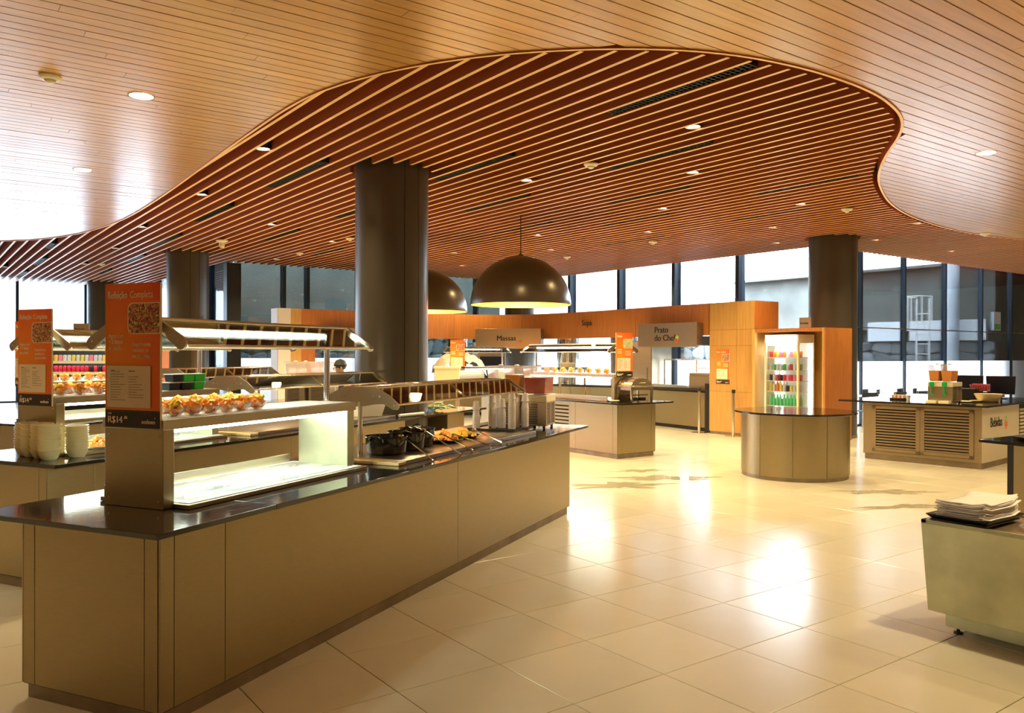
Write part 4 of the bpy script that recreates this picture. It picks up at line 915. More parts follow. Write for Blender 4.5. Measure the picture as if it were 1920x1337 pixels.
for k in range(12): MB().box(1.70, 1.58, .16+k*.055, 1.714, 2.5, .195+k*.055).build('louvre_slat', 'panel_pale', bc, smooth=False)
text('Bebidas', 'lettering', .20, 'ink', bc, (1.7135, .30, .585), (pi/2, 0, pi/2), bold=.006, sx=.80)
for (y, z, r_, m) in ((.96, .68, .045, 'greenp'), (.93, .61, .035, 'brick'), (.99, .60, .038, 'brick'), (.95, .55, .028, 'brick')):
    MB().lathe([(r_*.4, 0), (r_, 0), (r_, .001), (r_*.4, .001)], n=12).build('emblem_piece', m, bc).matrix_local = Matrix.Translation((1.7135, y, z)) @ Matrix.Rotation(pi/2, 4, 'Y')
gt = empty('worktop', (*G0, .885), GA, 'black granite worktop of the drinks counter with louvred doors', 'worktop', 'black granite worktops')
for p, q in ((-.36, .9), (.9, 1.80)): MB().box(p+.0006, -.10, 0, q-.0006, 2.9, .026).build('granite_slab', 'granite', gt, bevel=.002)
ZB = .9115
dj = dispenser((*gw(.955, .03), ZB), GA+R(3), 'orange juice dispenser with two green taps on the drinks counter', [(.0, .165, 'orange_j', .66, -.02, .30), (.175, .34, 'orange_j', .66, -.02, .30)], wdt=.34, dep=.42, hb=.31, taps=True, body='steel_h', th=.24)
def loose_cup(u, v, label, z=ZB):
    o = MB().lathe([(.022, 0), (.0245, 0), (.036, .074), (.0385, .076), (.037, .079), (.034, .076), (.0225, .004), (.001, .004)], n=14).build('plastic_cup', 'cup', None, loc=(*gw(u, v), z)); tag(o, label, 'cup', 'loose white cups on the drinks counter')
loose_cup(.46, .55, 'white cup left of the orange juice dispenser'); loose_cup(1.14, .72, 'white cup on the saucer right of the orange juice dispenser', ZB+.012); loose_cup(1.53, 1.2, 'white cup at the right, in front of the right monitor')
sa = MB().lathe([(.001, .0), (.08, 0), (.16, .012), (.155, .016), (.08, .005), (.001, .005)], n=24).build('saucer', 'cream', None, loc=(*gw(1.16, .73), ZB)); tag(sa, 'flat cream plate under a white cup beside the orange juice dispenser', 'plate')
sa2 = MB().lathe([(.001, 0), (.05, 0), (.085, .025), (.08, .026), (.045, .006), (.001, .006)], n=20).build('small_dish', 'cream', None, loc=(*gw(1.33, .86), ZB)); tag(sa2, 'small cream dish left of the big white bowl on the drinks counter', 'dish')
bb = MB().lathe([(.001, 0), (.11, 0), (.15, .03), (.19, .11), (.195, .125), (.185, .125), (.14, .03), (.001, .012)], n=28).build('salad_bowl', 'bowl', None, loc=(*gw(1.44, 1.05), ZB)); tag(bb, 'big white serving bowl near the right end of the drinks counter', 'bowl')
st = empty('sachet_tray', (*gw(.28, .62), ZB), GA, 'black tray of brown sachets on the left of the drinks counter', 'tray'); MB().box(-.10, -.10, 0, .12, .12, .03).build('tray', 'blackm', st, bevel=.005)
for k in range(9): MB().box(-.08+.02*k, -.06, .02+.004*(k % 3), -.065+.02*k, .08, .075).build('sachet', ('brick', 'woodblk', 'paperw')[k % 3], st, smooth=False)
bn = MB().hexa([(-.15, -.09, 0), (.15, -.09, 0), (.15, .09, 0), (-.15, .09, 0)], [(-.16, -.10, .19), (.16, -.10, .19), (.16, .10, .19), (-.16, .10, .19)]).build('cutlery_box', 'blackm', None, bevel=.006, loc=(*gw(1.05, 1.25), ZB), rz=GA); tag(bn, 'black open box behind the saucer on the drinks counter', 'box')
# lying sleeves of cups
for k in range(5):
    p = gw(.62+k*.055, 1.35+.05*k); m = MB()
    for j in range(10): m.lathe([(.034, 0), (.037, .010), (.037, .016), (.034, .017)], (0, 0, j*.017), 12)
    m.lathe([(.034, .17), (.028, .24), (.001, .245)], n=12)
    o = m.build('cup_sleeve', 'bowl', None, loc=(*p, ZB)); tag(o, f'upright sleeve of cream cups, {ORD[k]} from the left behind the orange juice dispenser', 'cups', 'cream cup sleeves')
sb = empty('sugar_basket', (*gw(1.10, 1.75), ZB), GA, 'clear basket of pink sugar packets between the monitors', 'basket'); MB().hexa([(-.11, -.07, .12), (.11, -.07, .12), (.11, .07, .12), (-.11, .07, .12)], [(-.14, -.09, .24), (.14, -.09, .24), (.14, .09, .24), (-.14, .09, .24)]).build('basket', 'clear', sb)
MB().box(-.10, -.06, 0, .10, .06, .12).build('stand', 'blackm', sb)
for k in range(14): MB().box(-.125+k*.018, -.065, .13, -.114+k*.018, .065, .235+.015*(k % 2)).build('packet', 'can_pink' if k % 2 else 'brick', sb, smooth=False)
def monitor(u, v, rz, label, z=ZB):
    t = empty('monitor', (*gw(u, v), z), GA+rz, label, 'monitor', 'black monitors')
    MB().box(-.09, -.07, 0, .09, .09, .012).build('foot', 'navy', t, bevel=.004); MB().box(-.02, .01, .01, .02, .03, .14).build('neck', 'navy', t)
    MB().hexa([(-.20, -.01, .07), (.20, -.01, .07), (.20, .03, .07), (-.20, .03, .07)], [(-.215, -.03, .37), (.215, -.03, .37), (.215, .005, .37), (-.215, .005, .37)]).build('screen_casing', 'navy', t, bevel=.012)
    MB().blob((0, -.022, .33), .05, .006, .02, 8).build('rear_badge', 'blackm', t)
monitor(.70, 2.45, R(0), 'black monitor behind the cup sleeves, left one of the two'); monitor(1.22, 2.30, R(8), 'black monitor near the right edge, right one of the two')
# ------------------------------------------------------------------ right foreground counters
F0 = (7.69, 3.41); FA = R(-100)
fc = empty('buffet_counter', (*F0, 0), FA, 'steel clad counter cut off by the right edge, behind the napkin station', 'counter', 'steel buffet counters')
MB().box(.24, .08, 0, 3.0, .95, .07).build('plinth', 'steel_dark', fc); MB().box(.225, .07, .07, 3.0, .96, .845).build('carcass', 'seam', fc); MB().box(.28, .055, .07, 3.0, .07, .845).build('side_panel', 'steel', fc, bevel=.001); MB().box(.215, .12, .07, .225, .95, .845).build('end_panel', 'blackm', fc); MB().box(.225, .055, .07, .279, .07, .845).build('corner_strip', 'blackm', fc)
ft = empty('worktop', (*F0, .846), FA, 'black granite worktop cut off by the right edge, pointed corner', 'worktop', 'black granite worktops'); MB().prism([(0, 0), (3.0, 0), (3.0, 1.15), (-.12, .95)], 0, .026).build('granite_slab', 'granite', ft, bevel=.002)
dt = MB().lathe([(.001, 0), (.10, 0), (.17, .035), (.165, .038), (.09, .008)], n=24).build('black_dish', 'blackm', None, loc=(7.95, 3.05, .873)); tag(dt, 'black dish at the right edge on the granite worktop', 'dish')
ns = empty('napkin_station', (4.72, 2.41, 0), -pi/2, 'worn low steel napkin station in the right foreground', 'cabinet')
w0, w1, dd = 0, 1.6, .62
MB().hexa([(.0, .085, .13), (w1, .085, .13), (w1, dd-.02, .13), (.0, dd-.02, .13)], [(.0, 0, .655), (w1, 0, .655), (w1, dd, .655), (.0, dd, .655)]).build('tapered_body', 'steel_worn', ns, bevel=.002)
MB().box(0, 0, .655, w1, .03, .675).box(0, 0, .655, .03, dd, .675).box(0, dd-.03, .655, w1, dd, .675).build('rim', 'steel_worn', ns, bevel=.002)
MB().box(.03, .03, .654, w1, dd-.03, .662).build('top_well', 'steel_dark', ns)
MB().box(.075, .14, .045, w1, .52, .13).build('plinth', 'steel_worn', ns, bevel=.002)
for x, y in ((.12, .20), (.12, .45), (1.4, .2)): MB().cyl((x, y, .012), (x, y, .05), .010, 8).lathe([(.001, 0), (.026, 0), (.024, .012), (.01, .014)], (x, y, 0), 12).build('levelling_foot', 'blackm', ns)
ty = empty('napkin_tray', (4.735, 2.39, .676), -pi/2, 'black serving tray holding the napkins, right foreground', 'tray')
def tray_mesh(p, L, W, m='blackm'):
    MB().box(.02, .02, 0, L-.02, W-.02, .006).build('tray_base', m, p)
    for a, b in (((.0, .0), (L, .0)), ((L, .0), (L, W)), ((L, W), (.0, W)), ((.0, W), (.0, .0))):
        ia = (a[0]+(.03 if a[0] < L/2 else -.03), a[1]+(.03 if a[1] < W/2 else -.03)); ib = (b[0]+(.03 if b[0] < L/2 else -.03), b[1]+(.03 if b[1] < W/2 else -.03))
        MB().add([(*a, .03), (*b, .03), (*ib, .002), (*ia, .002), (*a, .034), (*b, .034), (*ib, .006), (*ia, .006)], [(0, 1, 2, 3), (4, 5, 6, 7), (0, 1, 5, 4), (2, 3, 7, 6), (1, 2, 6, 5), (3, 0, 4, 7)]).build('tray_rim', m, p, smooth=False)
tray_mesh(ty, .345, .46)
random.seed(11)
for k in range(11):
    n = MB(); nx = 8; ny = 6; vs = []; fc_ = []
    for i in range(nx+1):
        for j in range(ny+1):
            x = .04+.27*i/nx; y = .03+.42*j/ny; lift = .030*max(0, (j/ny-.72)/.28)**2+.018*max(0, (.2-j/ny)/.2)**2+.016*max(0, (i/nx-.7)/.3)**2
            vs.append((x+.006*sin(k*2.1)+.002*random.uniform(-1, 1), y+.006*cos(k*1.7), .010+k*.0082+lift*(.5+.05*k)+.0015*random.uniform(-1, 1)))
    for i in range(nx):
        for j in range(ny): a = i*(ny+1)+j; fc_.append((a, a+1, a+ny+2, a+ny+1))
    n.add(vs, fc_); o = n.build('napkin', 'paperw', None, loc=(4.735, 2.39, .676), rz=-pi/2+R(random.uniform(-2, 2))); so_ = o.modifiers.new('thick', 'SOLIDIFY'); so_.thickness = .0065
    tag(o, f'folded white napkin, {ORD[k]} from the bottom of the pile', 'napkin', 'pile of white napkins')
pk = MB().blob((0, 0, .02), .06, .04, .02, 10, .3).build('plastic_wrap', 'frost_clear', None, loc=(4.95, 1.93, .664)); tag(pk, 'crumpled clear wrap at the right edge of the napkin station', 'wrapper')
# ------------------------------------------------------------------ open drinks display far left
DFX = (1.52, 16.55)
dfp = Vector((ray(50, 664)*14.0).to_tuple()); df = empty('display_fridge', (dfp.x, dfp.y, 0), YAW, 'open front drinks display lit white, far left behind the bowls', 'display fridge')
Wf = 2.15
MB().box(0, .55, 0, Wf, .6, 1.94).build('back_panel', 'blackm', df); MB().box(-.04, 0, 0, 0, .6, 1.94).build('side_panel', 'wood', df); MB().box(Wf, 0, 0, Wf+.04, .6, 1.94).build('side_panel', 'wood', df)
MB().box(-.04, 0, 1.88, Wf+.04, .6, 1.94).build('top_panel', 'wood', df); MB().box(-.04, -.04, 0, Wf+.04, .6, .5).build('base_box', 'steel_h', df)
MB().box(.02, .08, 1.84, Wf-.02, .16, 1.87).build('light_tube', 'tube_shelf', df)
dsp = [(1.475, ['can_yellow', 'can_silver', 'can_yellow', 'can_pink', 'can_silver']), (1.285, ['can_red', 'can_pink', 'can_red', 'can_black']), (1.08, ['can_orange', 'can_silver', 'can_yellow', 'can_black']), (.86, ['can_silver', 'can_orange'])]
for r_, (z, cl) in enumerate(dsp):
    MB().box(0, .06, z-.02, Wf, .55, z).build('shelf', 'white', df); MB().box(0, .045, z-.035, Wf, .06, z+.012).build('shelf_edge', 'white', df)
    if r_ < 3: MB().box(.02, .07, z-.03, Wf-.02, .085, z-.021).build('shelf_light', 'tube', df)
    for i in range(27):
        c = cl[(i*7//5+r_) % len(cl)] if r_ != 1 else ('can_red' if i < 13 else ('can_black' if i % 2 else 'can_red'))
        p = df.location+Vector((cos(YAW)*(.06+i*.076)-sin(YAW)*.12, sin(YAW)*(.06+i*.076)+cos(YAW)*.12, 0))
        o = inst(cans[c], 'drink_can', (p.x, p.y, z+.0006)); tag(o, f'{cn[c]} can, {ORD[i]} from the left on the {("top", "second", "third", "lowest")[r_]} shelf of the open display', 'can', 'cans in the open drinks display')
s2 = empty('small_sign', (df.location.x+cos(YAW)*.80, df.location.y+sin(YAW)*.80, 1.94), YAW, 'little grey sign lettered Bebidas on the open drinks display', 'sign'); MB().box(0, .0, 0, .27, .01, .19).build('plate', 'steel_h', s2); text('Bebidas', 'lettering', .06, 'ink', s2, (.03, -.002, .07), bold=.002)
# slatted screen at far left
fx = empty('slatted_screen', (.35, 13.0, 0), YAW, 'dark red screen of thin upright bars at the left edge', 'screen')
for k in range(17): MB().box(-.42+k*.062, 0, 0, -.398+k*.062, .04, 1.70).build('bar', 'screen_wood', fx, smooth=False)
for z in (.5, 1.0, 1.50): MB().box(-.45, .04, z, .62, .06, z+.03).build('crossbar', 'screen_wood', fx)
# ------------------------------------------------------------------ pendant domes
def pendant(x, y, zr, r, label):
    t = empty('pendant_lamp', (x, y, zr), 0, label, 'pendant lamp', 'two bronze dome lamps')
    pr = [(r, 0), (r*1.004, .012)]+[(r*cos(R(k)), r*.965*sin(R(k))+.01) for k in range(6, 90, 6)]+[(.001, r*.975)]
    MB().lathe(pr, n=56).build('dome', 'dome', t); MB().lathe([(a*.985, max(.001, b*.975)) for a, b in pr], n=48).build('inner_lining', 'dome_in', t)
    MB().cyl((0, 0, r*.97), (0, 0, 4.6-zr), .008, 8).build('cord', 'blackm', t); MB().lathe([(.05, r*.965), (.045, r*1.0), (.012, r*1.03)], n=16).build('cap', 'dome', t)
    MB().cyl((0, 0, r*.97), (0, 0, r*.45), .03, 12).build('lamp_holder', 'blackm', t); MB().blob((0, 0, r*.38), .07, .07, .09, 12).build('bulb', 'bulb', t)
    l = bpy.data.lights.new('bulb_light', 'POINT'); l.energy = 130; l.color = (1, .72, .36); l.shadow_soft_size = .08; o = bpy.data.objects.new('bulb_light', l); COL.objects.link(o); o.parent = t; o.location = (0, 0, r*.22)
pendant(8.19, 10.91, 2.44, .84, 'big bronze dome lamp hanging in the middle of the hall'); pendant(8.03, 13.83, 2.44, .84, 'bronze dome lamp further back, cut by the big column')
# ------------------------------------------------------------------ ceiling fittings
def spot(parent, z, e=1.0, size=R(125)):
    l = bpy.data.lights.new('spot_light', 'SPOT'); l.energy = DOWN_W*e*4; l.color = DOWN_C; l.spot_size = size; l.spot_blend = .8; l.shadow_soft_size = .06
    o = bpy.data.objects.new('spot_light', l); COL.objects.link(o); o.parent = parent; o.location = (0, 0, z)
PX = [(265, 180), (155, 318), (92, 399), (1849, 287)]
nm_ = ['nearest round downlight in the plank ceiling, upper left', 'second round downlight in the plank ceiling on the left', 'farthest round downlight in the plank ceiling on the left', 'round downlight in the pale plank ceiling on the right']
pos = [at(*p, ZC) for p in PX]+[(4.9, .9), (7.8, 1.2), (11.0, 2.2), (14.5, 3.4), (18, 3.2), (9, -2.5), (-3, 6), (-4, 10), (-4, 15)]
for i, p in enumerate(pos):
    t = empty('recessed_downlight', (*p, ZC), 0, nm_[i] if i < 4 else f'round downlight in the plank ceiling out of view, {ORD[i-4]} one', 'ceiling light', 'round downlights in the plank ceiling')
    MB().lathe([(.098, -.002), (.112, -.006), (.112, -.001), (.10, 0)], n=28).build('ring', 'steel_dark', t); MB().lathe([(.001, -.003), (.099, -.003)], n=24).build('lamp_face', 'bulb', t); spot(t, -.03, .9 if i < 4 else 1.0)
SL = [(503, 283), (368, 365.5), (271.6, 427.5), (663.6, 350), (501, 421.7), (618, 454), (514, 486.6), (211.5, 466), (164, 496), (3.6, 501), (1298, 240), (984, 339.6), (1292.7, 324), (1241.6, 392.5), (1210, 435.5), (1006, 442), (1031, 469), (850, 475), (869, 499), (1223, 489.5), (1493.5, 382.7), (1451.5, 428), (1453, 456), (1716, 419), (1642, 451), (1779.7, 471), (1861.7, 443.6)]
def gapx(x): return SX+.1+.2*round((x-SX-.1)/.2)
lbl_ = ['slat downlight halfway between ceiling camera and big column', 'slat downlight above the pale side of the left wood pier', 'slat downlight at the top edge of the dark glass wall', 'slat downlight above the second orange sign', 'slat downlight left of the largest orange sign, far back', 'slat downlight at the extreme left edge above the windows',
 'slat downlight with orange glow, nearest one above the hall', 'slat downlight right of the big column, nearest to it', 'slat downlight below the nearest orange glowing one, right of centre', 'slat downlight third down in the column right of centre', 'slat downlight fourth down in the column right of centre', 'slat downlight just above the big dome lamp on its right', 'slat downlight close to the top right of the big dome lamp', 'slat downlight between the big column and the dome lamp, upper', 'slat downlight between the big column and the dome lamp, lower', 'farthest slat downlight, just above the middle windows',
 'slat downlight above the right wood pier, upper one', 'slat downlight above the right wood pier, middle one', 'slat downlight above the right wood pier, lower one', 'slat downlight just right of the curve tip on the right', 'slat downlight right beside the right column top', 'slat downlight above the ladder window on the right', 'slat downlight at the right edge under the pale planks']
lbl = ['nearest slat ceiling downlight left of the big column', 'slat ceiling downlight second along the left curve', 'slat ceiling downlight third along the left curve', 'slat ceiling downlight touching the left of the big column']+lbl_
taken = set()
for i, p in enumerate(SL):
    x, y = at(*p, ZC); x = gapx(x)
    t = empty('slat_downlight', (x, y, ZC), 0, lbl[i] if i < 4 else lbl[i], 'ceiling light', 'small downlights between the slats')
    MB().lathe([(.076, .01), (.079, .01), (.079, .30), (.074, .30)], n=20).build('housing', 'blackm', t); MB().lathe([(.001, .028), (.074, .028)], n=18).build('lamp_face', 'bulb', t); spot(t, .0, 1.0)
for i, (px, py, lb) in enumerate(((94, 147, 'smoke detector in the plank ceiling, upper left'), (1108, 310, 'smoke detector in the slats above the middle of the hall'), (1588, 393.6, 'smoke detector above the right column'), (1224.5, 455, 'small smoke detector above the wooden band'), (656, 448, 'smoke detector just left of the big column'), (561.5, 476, 'smoke detector above the dark glass wall'), (1063, 483, 'small smoke detector right of the dome lamp'), (190, 496, 'smoke detector above the far left windows'), (1847, 439, 'smoke detector at the edge of the pale planks on the right'))):
    x, y = at(px, py, ZC-.02); t = empty('smoke_detector', (x, y, ZC if i not in (0,) else ZC), 0, lb, 'smoke detector', 'smoke detectors')
    MB().lathe([(.001, 0), (.085, 0), (.088, -.012), (.075, -.028), (.045, -.034)], n=20).build('base', 'cream', t); MB().lathe([(.042, -.030), (.038, -.05), (.02, -.062), (.001, -.063)], n=16).build('sensor', 'cream', t)
x, y = at(416, 455, ZC-.05); t = empty('dome_camera', (x, y, ZC), 0, 'white ceiling camera hanging from the slats at the left', 'camera'); MB().lathe([(.001, 0), (.12, 0), (.12, -.02), (.06, -.05), (.055, -.13), (.04, -.15), (.001, -.152)], n=18).build('housing', 'cream', t)
DV = [((1154, 206), (1406, 107)), ((818.7, 330), (953.6, 281)), ((1150, 310), (1329, 257)), ((877, 390), (986, 358)), ((1147, 376.5), (1289, 342.6)), ((919, 432), (1019, 409)), ((496, 342.6), (590.6, 293)), ((375.5, 410), (432, 379)), ((288, 455.6), (328, 435)), ((503, 446), (558, 426)), ((623.5, 401), (665, 386)), ((583, 476), (638, 461)), ((1424, 359), (1603, 320.7)), ((1377, 409), (1512, 383)), ((1132, 419), (1240, 393)), ((1128.6, 454), (1230, 435)), ((230, 487), (260, 474)), ((187, 510), (207, 502)), ((61, 492), (80, 480)), ((92, 461), (107, 452)), ((40, 514), (54, 506))]
dvl = ['ending at the curved edge, nearest and longest', 'directly right of the big column top', 'below the nearest long one, right of centre', 'second one down right of the big column', 'third one down right of centre', 'just above the big dome lamp', 'left of the big column, nearest one on that side', 'second along the left curve', 'third along the left curve', 'left of the big column, between camera and column', 'touching the left side of the big column', 'over the dark glass wall', 'near the tip of the curve on the right', 'left of the right column, far back', 'behind the glowing downlight right of centre, upper', 'behind the glowing downlight right of centre, lower', 'above the largest orange sign', 'above the largest orange sign, farther back', 'above the second orange sign, nearer', 'at the left end of the curved edge', 'above the second orange sign, farther back']
for i, (a, b) in enumerate(DV):
    p = at(*a, ZC+.07); q = at(*b, ZC+.07); x = gapx((p[0]+q[0])/2); y0, y1 = sorted((p[1], q[1])); y1 = max(y1, y0+.6)
    t = empty('air_diffuser', (x, y0, ZC+.012), 0, 'dark air slot '+dvl[i], 'air vent', 'black air diffusers between the slats')
    MB().box(-.078, 0, .05, .078, y1-y0, .20).build('duct_box', 'blackm', t)
    g_ = MB(); n = max(4, min(60, int((y1-y0)/.05)))
    for k in range(n): g_.box(-.078, k*(y1-y0)/n, 0, .078, k*(y1-y0)/n+.008, .05)
    for xx in (-.078, -.026, .024, .074): g_.box(xx, 0, 0, xx+.004, y1-y0, .05)
    g_.build('grille', 'blackm', t, smooth=False)
# ------------------------------------------------------------------ tables and chairs by the right windows
def chair_proto():
    t = empty('dining_chair', (0, 0, 0), 0, 'x', 'chair', 'dark blue chairs by the right windows')
    MB().box(-.17, -.17, .43, .17, .19, .45).build('seat', 'chair', t, bevel=.01)
    m = MB(); P = [(-.18+.36*k/8, .20+.035*(1-(k/4-1)**2)) for k in range(9)]; ribbon(m, P, .62, .84, .012, 0); m.build('backrest', 'chair', t)
    for sx in (-1, 1):
        MB().cyl((sx*.16, -.16, 0), (sx*.15, -.15, .43), .011, 8).build('leg', 'chrome', t); MB().tube([(sx*.16, .19, 0), (sx*.15, .18, .43), (sx*.15, .215, .82)], .011, 8).build('leg', 'chrome', t)
    return t
cp_ = chair_proto(); fst = True
def pos(px, d):
    r = ray(px, 664); r = r*(d/r.dot(_fh)); return r.x, r.y
chs = [(*pos(q[0], q[1]), q[2], q[3]) for q in ((1622, 17.2, 150, 'chair next to the right column, front row'), (1640, 18.4, 10, 'chair next to the right column, back row'), (1666, 18.3, 20, 'chair by the first window post right of the column, back row'), (1674, 17.5, 165, 'chair by the first window post right of the column, front row'), (1705, 18.9, 10, 'back row chair above the sachet tray'), (1714, 18.0, 170, 'front row chair above the sachet tray'), (1734, 19.0, 15, 'back row chair left of the orange juice dispenser'), (1800, 18.5, 5, 'chair hidden behind the orange juice dispenser'), (1860, 19.5, 180, 'chair behind the monitors'))]
for x, y, a, lb in chs:
    if fst: cp_.location = (x, y, 0); cp_.rotation_euler.z = R(a); cp_['label'] = lb; fst = False
    else: dup(cp_, (x, y, 0), R(a), lb)
for i, (x, y) in enumerate((pos(1648, 17.8), pos(1694, 18.3), pos(1770, 18.6), pos(1850, 19))):
    t = empty('dining_table', (x, y, 0), 0, f'white topped dining table, {ORD[i]} from the right column', 'table', 'white dining tables'); MB().box(-.40, -.35, .71, .40, .35, .74).build('tabletop', 'tablew', t, bevel=.004); MB().cyl((0, 0, .02), (0, 0, .71), .035, 12).build('pedestal', 'chrome', t); MB().lathe([(.001, 0), (.25, 0), (.24, .015), (.04, .03)], n=20).build('base', 'chrome', t)
for (x, y, z, w_, h_, lb) in ((24.0, 10.26, 2.30, .42, .52, 'small printed notice stuck on the window right of the ladder'), (26.4, 10.26, 2.35, .5, .45, 'second printed notice on the rightmost window')):
    t = empty('window_notice', (x, y, z), 0, lb, 'notice'); MB().box(0, 0, 0, w_, .006, h_).build('sheet', 'can_silver', t); MB().box(.03, -.002, .03, w_-.03, 0, h_*.35).build('picture', 'can_green', t)
poster((13.205, 10.945, 1.03), -pi/2, .34, .70, 'small orange chef dish poster fixed to the wood clad pier', 'do Chef', 'Prato ', food='photo', small=False)
# ------------------------------------------------------------------ courtyard buildings
def stones(name, x0, x1, z0, z1, loc, rz, label, size=.42, th=.07, seed=1):
    t = empty(name, loc, rz, label, 'wall'); rnd_ = random.Random(seed); MB().box(x0, .0, z0, x1, .3, z1).build('mortar_bed', 'mortar', t)
    nz = max(1, round((z1-z0)/size)); nx = max(1, round((x1-x0)/(size*1.25))); G_ = {}
    for i in range(nx+1):
        for j in range(nz+1):
            G_[i, j] = (x0+(x1-x0)*i/nx+(rnd_.uniform(-.30, .30)*size if 0 < i < nx else 0), z0+(z1-z0)*j/nz+(rnd_.uniform(-.32, .32)*size if 0 < j < nz else 0))
    for i in range(nx):
        for j in range(nz):
            q = [G_[i, j], G_[i+1, j], G_[i+1, j+1], G_[i, j+1]]; c = (sum(p[0] for p in q)/4, sum(p[1] for p in q)/4)
            pts = []
            for k in range(4):
                a = q[k]; b = q[(k+1) % 4]; pts += [(a[0]*.80+b[0]*.20, a[1]*.80+b[1]*.20), (a[0]*.20+b[0]*.80, a[1]*.20+b[1]*.80)]
            o_ = [((p[0]-c[0])*.96+c[0], (p[1]-c[1])*.95+c[1]) for p in pts]; i_ = [((p[0]-c[0])*.78+c[0], (p[1]-c[1])*.76+c[1]) for p in pts]
            d_ = -th*rnd_.uniform(.5, 1.1); m = MB(); m.add([(a, 0, b) for a, b in o_]+[(a, d_*.7, b) for a, b in o_]+[(a, d_, b) for a, b in i_], [tuple(range(16, 24))]+[(k, (k+1) % 8, 8+(k+1) % 8, 8+k) for k in range(8)]+[(8+k, 8+(k+1) % 8, 16+(k+1) % 8, 16+k) for k in range(8)])
            m.build('stone', 'stone', t, smooth=False)
    return t
def ob(name, b, m, label, cat): return tag(MB().box(*b).build(name, m), label, cat)
stones('stone_wall', 0, 6.8, .9, 2.03, (24.7, 17.3, 0), -pi/2, 'rubble stone wall low under the concrete wing, behind the right windows', .42, seed=2)
stones('stone_wall', 0, 9.0, 1.0, 2.35, (7.2, 24.2, 0), 0, 'rubble stone wall behind the left wood clad pier', .36, seed=3)
stones('stone_wall', 0, 9.0, 1.0, 2.30, (21.5, 22.5, 0), -pi/2-R(4), 'pale rubble stone wall seen under the wooden band', .40, seed=4)
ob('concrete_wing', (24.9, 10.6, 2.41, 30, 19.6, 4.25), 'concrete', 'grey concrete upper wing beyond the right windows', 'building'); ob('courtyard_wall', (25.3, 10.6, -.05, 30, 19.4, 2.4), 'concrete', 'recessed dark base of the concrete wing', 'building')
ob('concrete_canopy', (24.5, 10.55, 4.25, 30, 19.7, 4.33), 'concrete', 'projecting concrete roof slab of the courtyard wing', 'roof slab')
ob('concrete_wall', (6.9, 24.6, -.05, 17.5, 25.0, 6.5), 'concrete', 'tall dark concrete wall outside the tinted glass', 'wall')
ob('planter_panel', (24.55, 13.2, 2.05, 24.7, 14.25, 2.65), 'tablew', 'white rectangular panel on the courtyard wall, leftmost', 'panel'); ob('planter_panel', (24.55, 11.95, 2.05, 24.7, 12.9, 2.65), 'tablew', 'white rectangular panel on the courtyard wall behind the ladder', 'panel'); ob('planter_panel', (24.55, 10.7, 2.05, 24.7, 11.78, 2.65), 'tablew', 'white rectangular panel on the courtyard wall, rightmost', 'panel')
cc_ = tag(MB().lathe([(.19, 0), (.19, 4.25)], n=20).build('courtyard_column', 'concrete_l', None, loc=(24.2, 11.47, 0)), 'pale round concrete column in the courtyard, right of the ladder', 'column')
ld = empty('cage_ladder', (24.3, 12.36, 0), -pi/2, 'white steel ladder with safety cage on the courtyard wall', 'ladder')
for x in (-.19, .19): MB().box(x-.02, -.02, -.06, x+.02, .02, 3.3).build('rail', 'white', ld)
for k in range(8): MB().cyl((-.19, 0, .75+k*.30), (.19, 0, .75+k*.30), .015, 8).build('rung', 'white', ld)
for z in (2.35, 3.35): MB().tube([(-.19, 0, z), (-.36, -.2, z), (-.25, -.55, z), (0, -.68, z), (.25, -.55, z), (.36, -.2, z), (.19, 0, z)], .016, 6).build('cage_hoop', 'white', ld)
for x, y in ((-.36, -.2), (-.25, -.55), (0, -.68), (.25, -.55), (.36, -.2)): MB().box(x-.014, y-.01, 2.35, x+.014, y+.01, 3.35).build('cage_bar', 'white', ld)
cs = empty('concrete_stair_block', (27.6, 23.5, 0), -pi/2, 'slanted concrete block rising above the wooden band in the far window', 'building'); MB().ext([(0, 0), (2.2, 0), (2.2, 4.3), (.3, 3.3)], 0, .5, 'xz').build('wall', 'concrete', cs)
# ------------------------------------------------------------------ spilled water on the tiles
def puddle(cx, cy, rx, ry, rot, seed, label, nlobe=5):
    rnd_ = random.Random(seed); n = 56; m = MB(); ph = [rnd_.uniform(0, 6.28) for _ in range(6)]; vs = [(0, 0, .0006)]
    for k in range(n):
        a = 2*pi*k/n; q = 1+.28*sin(nlobe*a+ph[0])+.20*sin((nlobe+4)*a+ph[1])+.13*sin(17*a+ph[2])+.08*sin(23*a+ph[3]); vs.append((rx*q*cos(a), ry*q*sin(a), .0006))
    vs = [(v[0], v[1]*.55, v[2]) for v in vs]; m.add(vs, [(0, 1+k, 1+(k+1) % n) for k in range(n)]); tag(m.build('water_puddle', 'water', None, loc=(cx, cy, .0002), rz=rot, smooth=False), label, 'puddle', 'spilled water on the floor')
puddle(7.05, 7.35, .55, .40, -.5, 1, 'puddle of water on the tiles close to the far end of the nearest counter'); puddle(7.95, 7.45, .62, .35, -.6, 2, 'puddle of water on the tiles left of the round counter'); puddle(8.2, 8.1, .35, .22, -.4, 5, 'small puddle of water below the middle distance counter')
puddle(9.3, 5.15, .50, .26, -.6, 3, 'puddle of water on the tiles right of the round counter'); puddle(8.55, 4.55, .55, .18, -.4, 4, 'thin puddle of water nearest the napkin station')
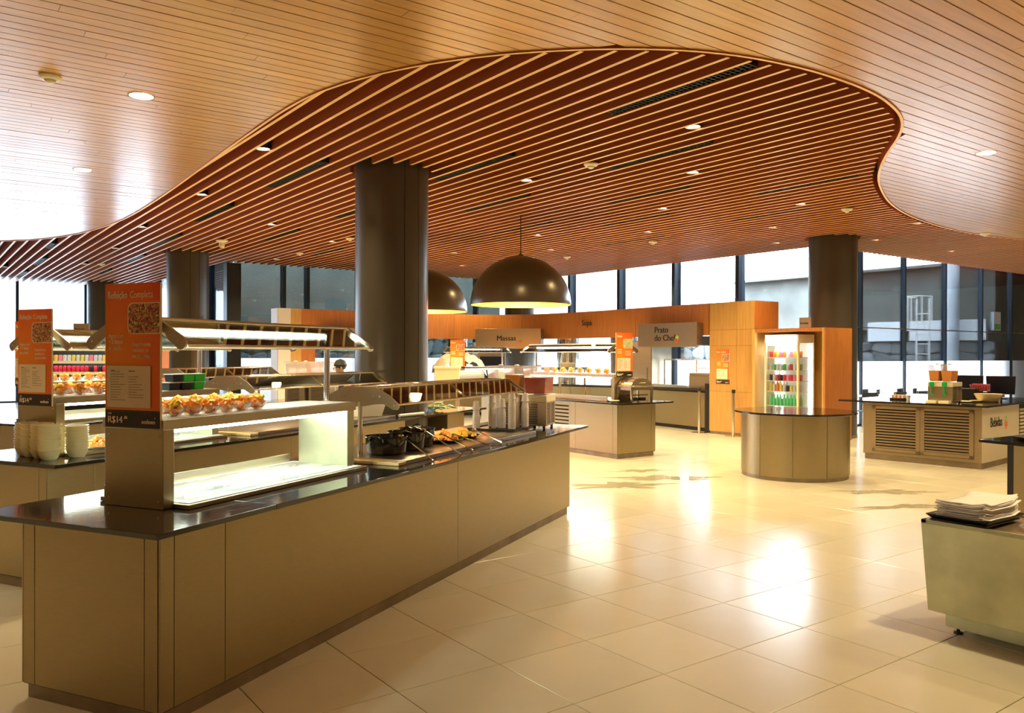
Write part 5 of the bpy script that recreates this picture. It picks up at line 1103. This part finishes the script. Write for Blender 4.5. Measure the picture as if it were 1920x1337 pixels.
# ------------------------------------------------------------------ person behind the second counter
def person(loc, rz, s, label):
    t = empty('person', loc, rz, label, 'person')
    J = [(0, 0, .92, .125), (0, 0, 1.08, .115), (0, -.03, 1.28, .135), (0, -.06, 1.40, .075), (0, -.09, 1.48, .055), (0, -.12, 1.56, .075), (0, -.14, 1.66, .085), (0, -.13, 1.72, .06)]
    E_ = [(i, i+1) for i in range(7)]
    for sx in (-1, 1):
        b = len(J); J += [(sx*.17, -.03, 1.33, .062), (sx*.21, -.06, 1.08, .045), (sx*.19, -.26, .98, .036), (sx*.18, -.33, .97, .030)]; E_ += [(2, b), (b, b+1), (b+1, b+2), (b+2, b+3)]
        for f in range(4): g_ = len(J); J += [(sx*(.155+.02*f), -.37, .965, .010), (sx*(.150+.022*f), -.42, .95, .008)]; E_ += [(b+3, g_), (g_, g_+1)]
        g_ = len(J); J += [(sx*.14, -.34, .96, .010), (sx*.125, -.37, .95, .008)]; E_ += [(b+3, g_), (g_, g_+1)]
        b = len(J); J += [(sx*.095, 0, .84, .09), (sx*.10, -.02, .46, .058), (sx*.10, .02, .08, .042), (sx*.11, -.14, .03, .035)]; E_ += [(0, b), (b, b+1), (b+1, b+2), (b+2, b+3)]
    me = bpy.data.meshes.new('body'); me.from_pydata([j[:3] for j in J], E_, []); o = bpy.data.objects.new('body', me); COL.objects.link(o); o.parent = t; me.materials.append(M['skin']); o.modifiers.new('skin', 'SKIN')
    for k, j in enumerate(J): me.skin_vertices[0].data[k].radius = (j[3], j[3]); me.skin_vertices[0].data[k].use_root = (k == 0)
    q = o.modifiers.new('sub', 'SUBSURF'); q.levels = q.render_levels = 1
    MB().lathe([(.13, .86), (.15, .95), (.135, 1.1), (.165, 1.28), (.15, 1.38), (.07, 1.42)], n=20).build('shirt', 'shirt', t).scale = (1.15, .85, 1)
    MB().lathe([(.06, .06), (.075, .4), (.105, .8), (.11, .92)], (-.10, 0, 0), 14).lathe([(.06, .06), (.075, .4), (.105, .8), (.11, .92)], (.10, 0, 0), 14).build('trousers', 'navy', t)
    MB().blob((0, -.115, 1.70), .100, .115, .100, 14).build('hair', 'hair', t)
    hd = MB(); hd.blob((0, -.232, 1.635), .014, .016, .022, 6).build('nose', 'skin', t)
    for sx in (-1, 1): MB().blob((sx*.032, -.215, 1.665), .012, .008, .008, 8).build('eye', 'white', t); MB().blob((sx*.087, -.13, 1.64), .012, .02, .03, 8).build('ear', 'skin', t)
    MB().blob((0, -.222, 1.60), .025, .008, .006, 8).build('mouth', 'brick', t)
    t.scale = (s, s, s)
person((5.12, 11.05, 0), R(-95), .86, 'dark haired person in a dark shirt standing left of the big column')
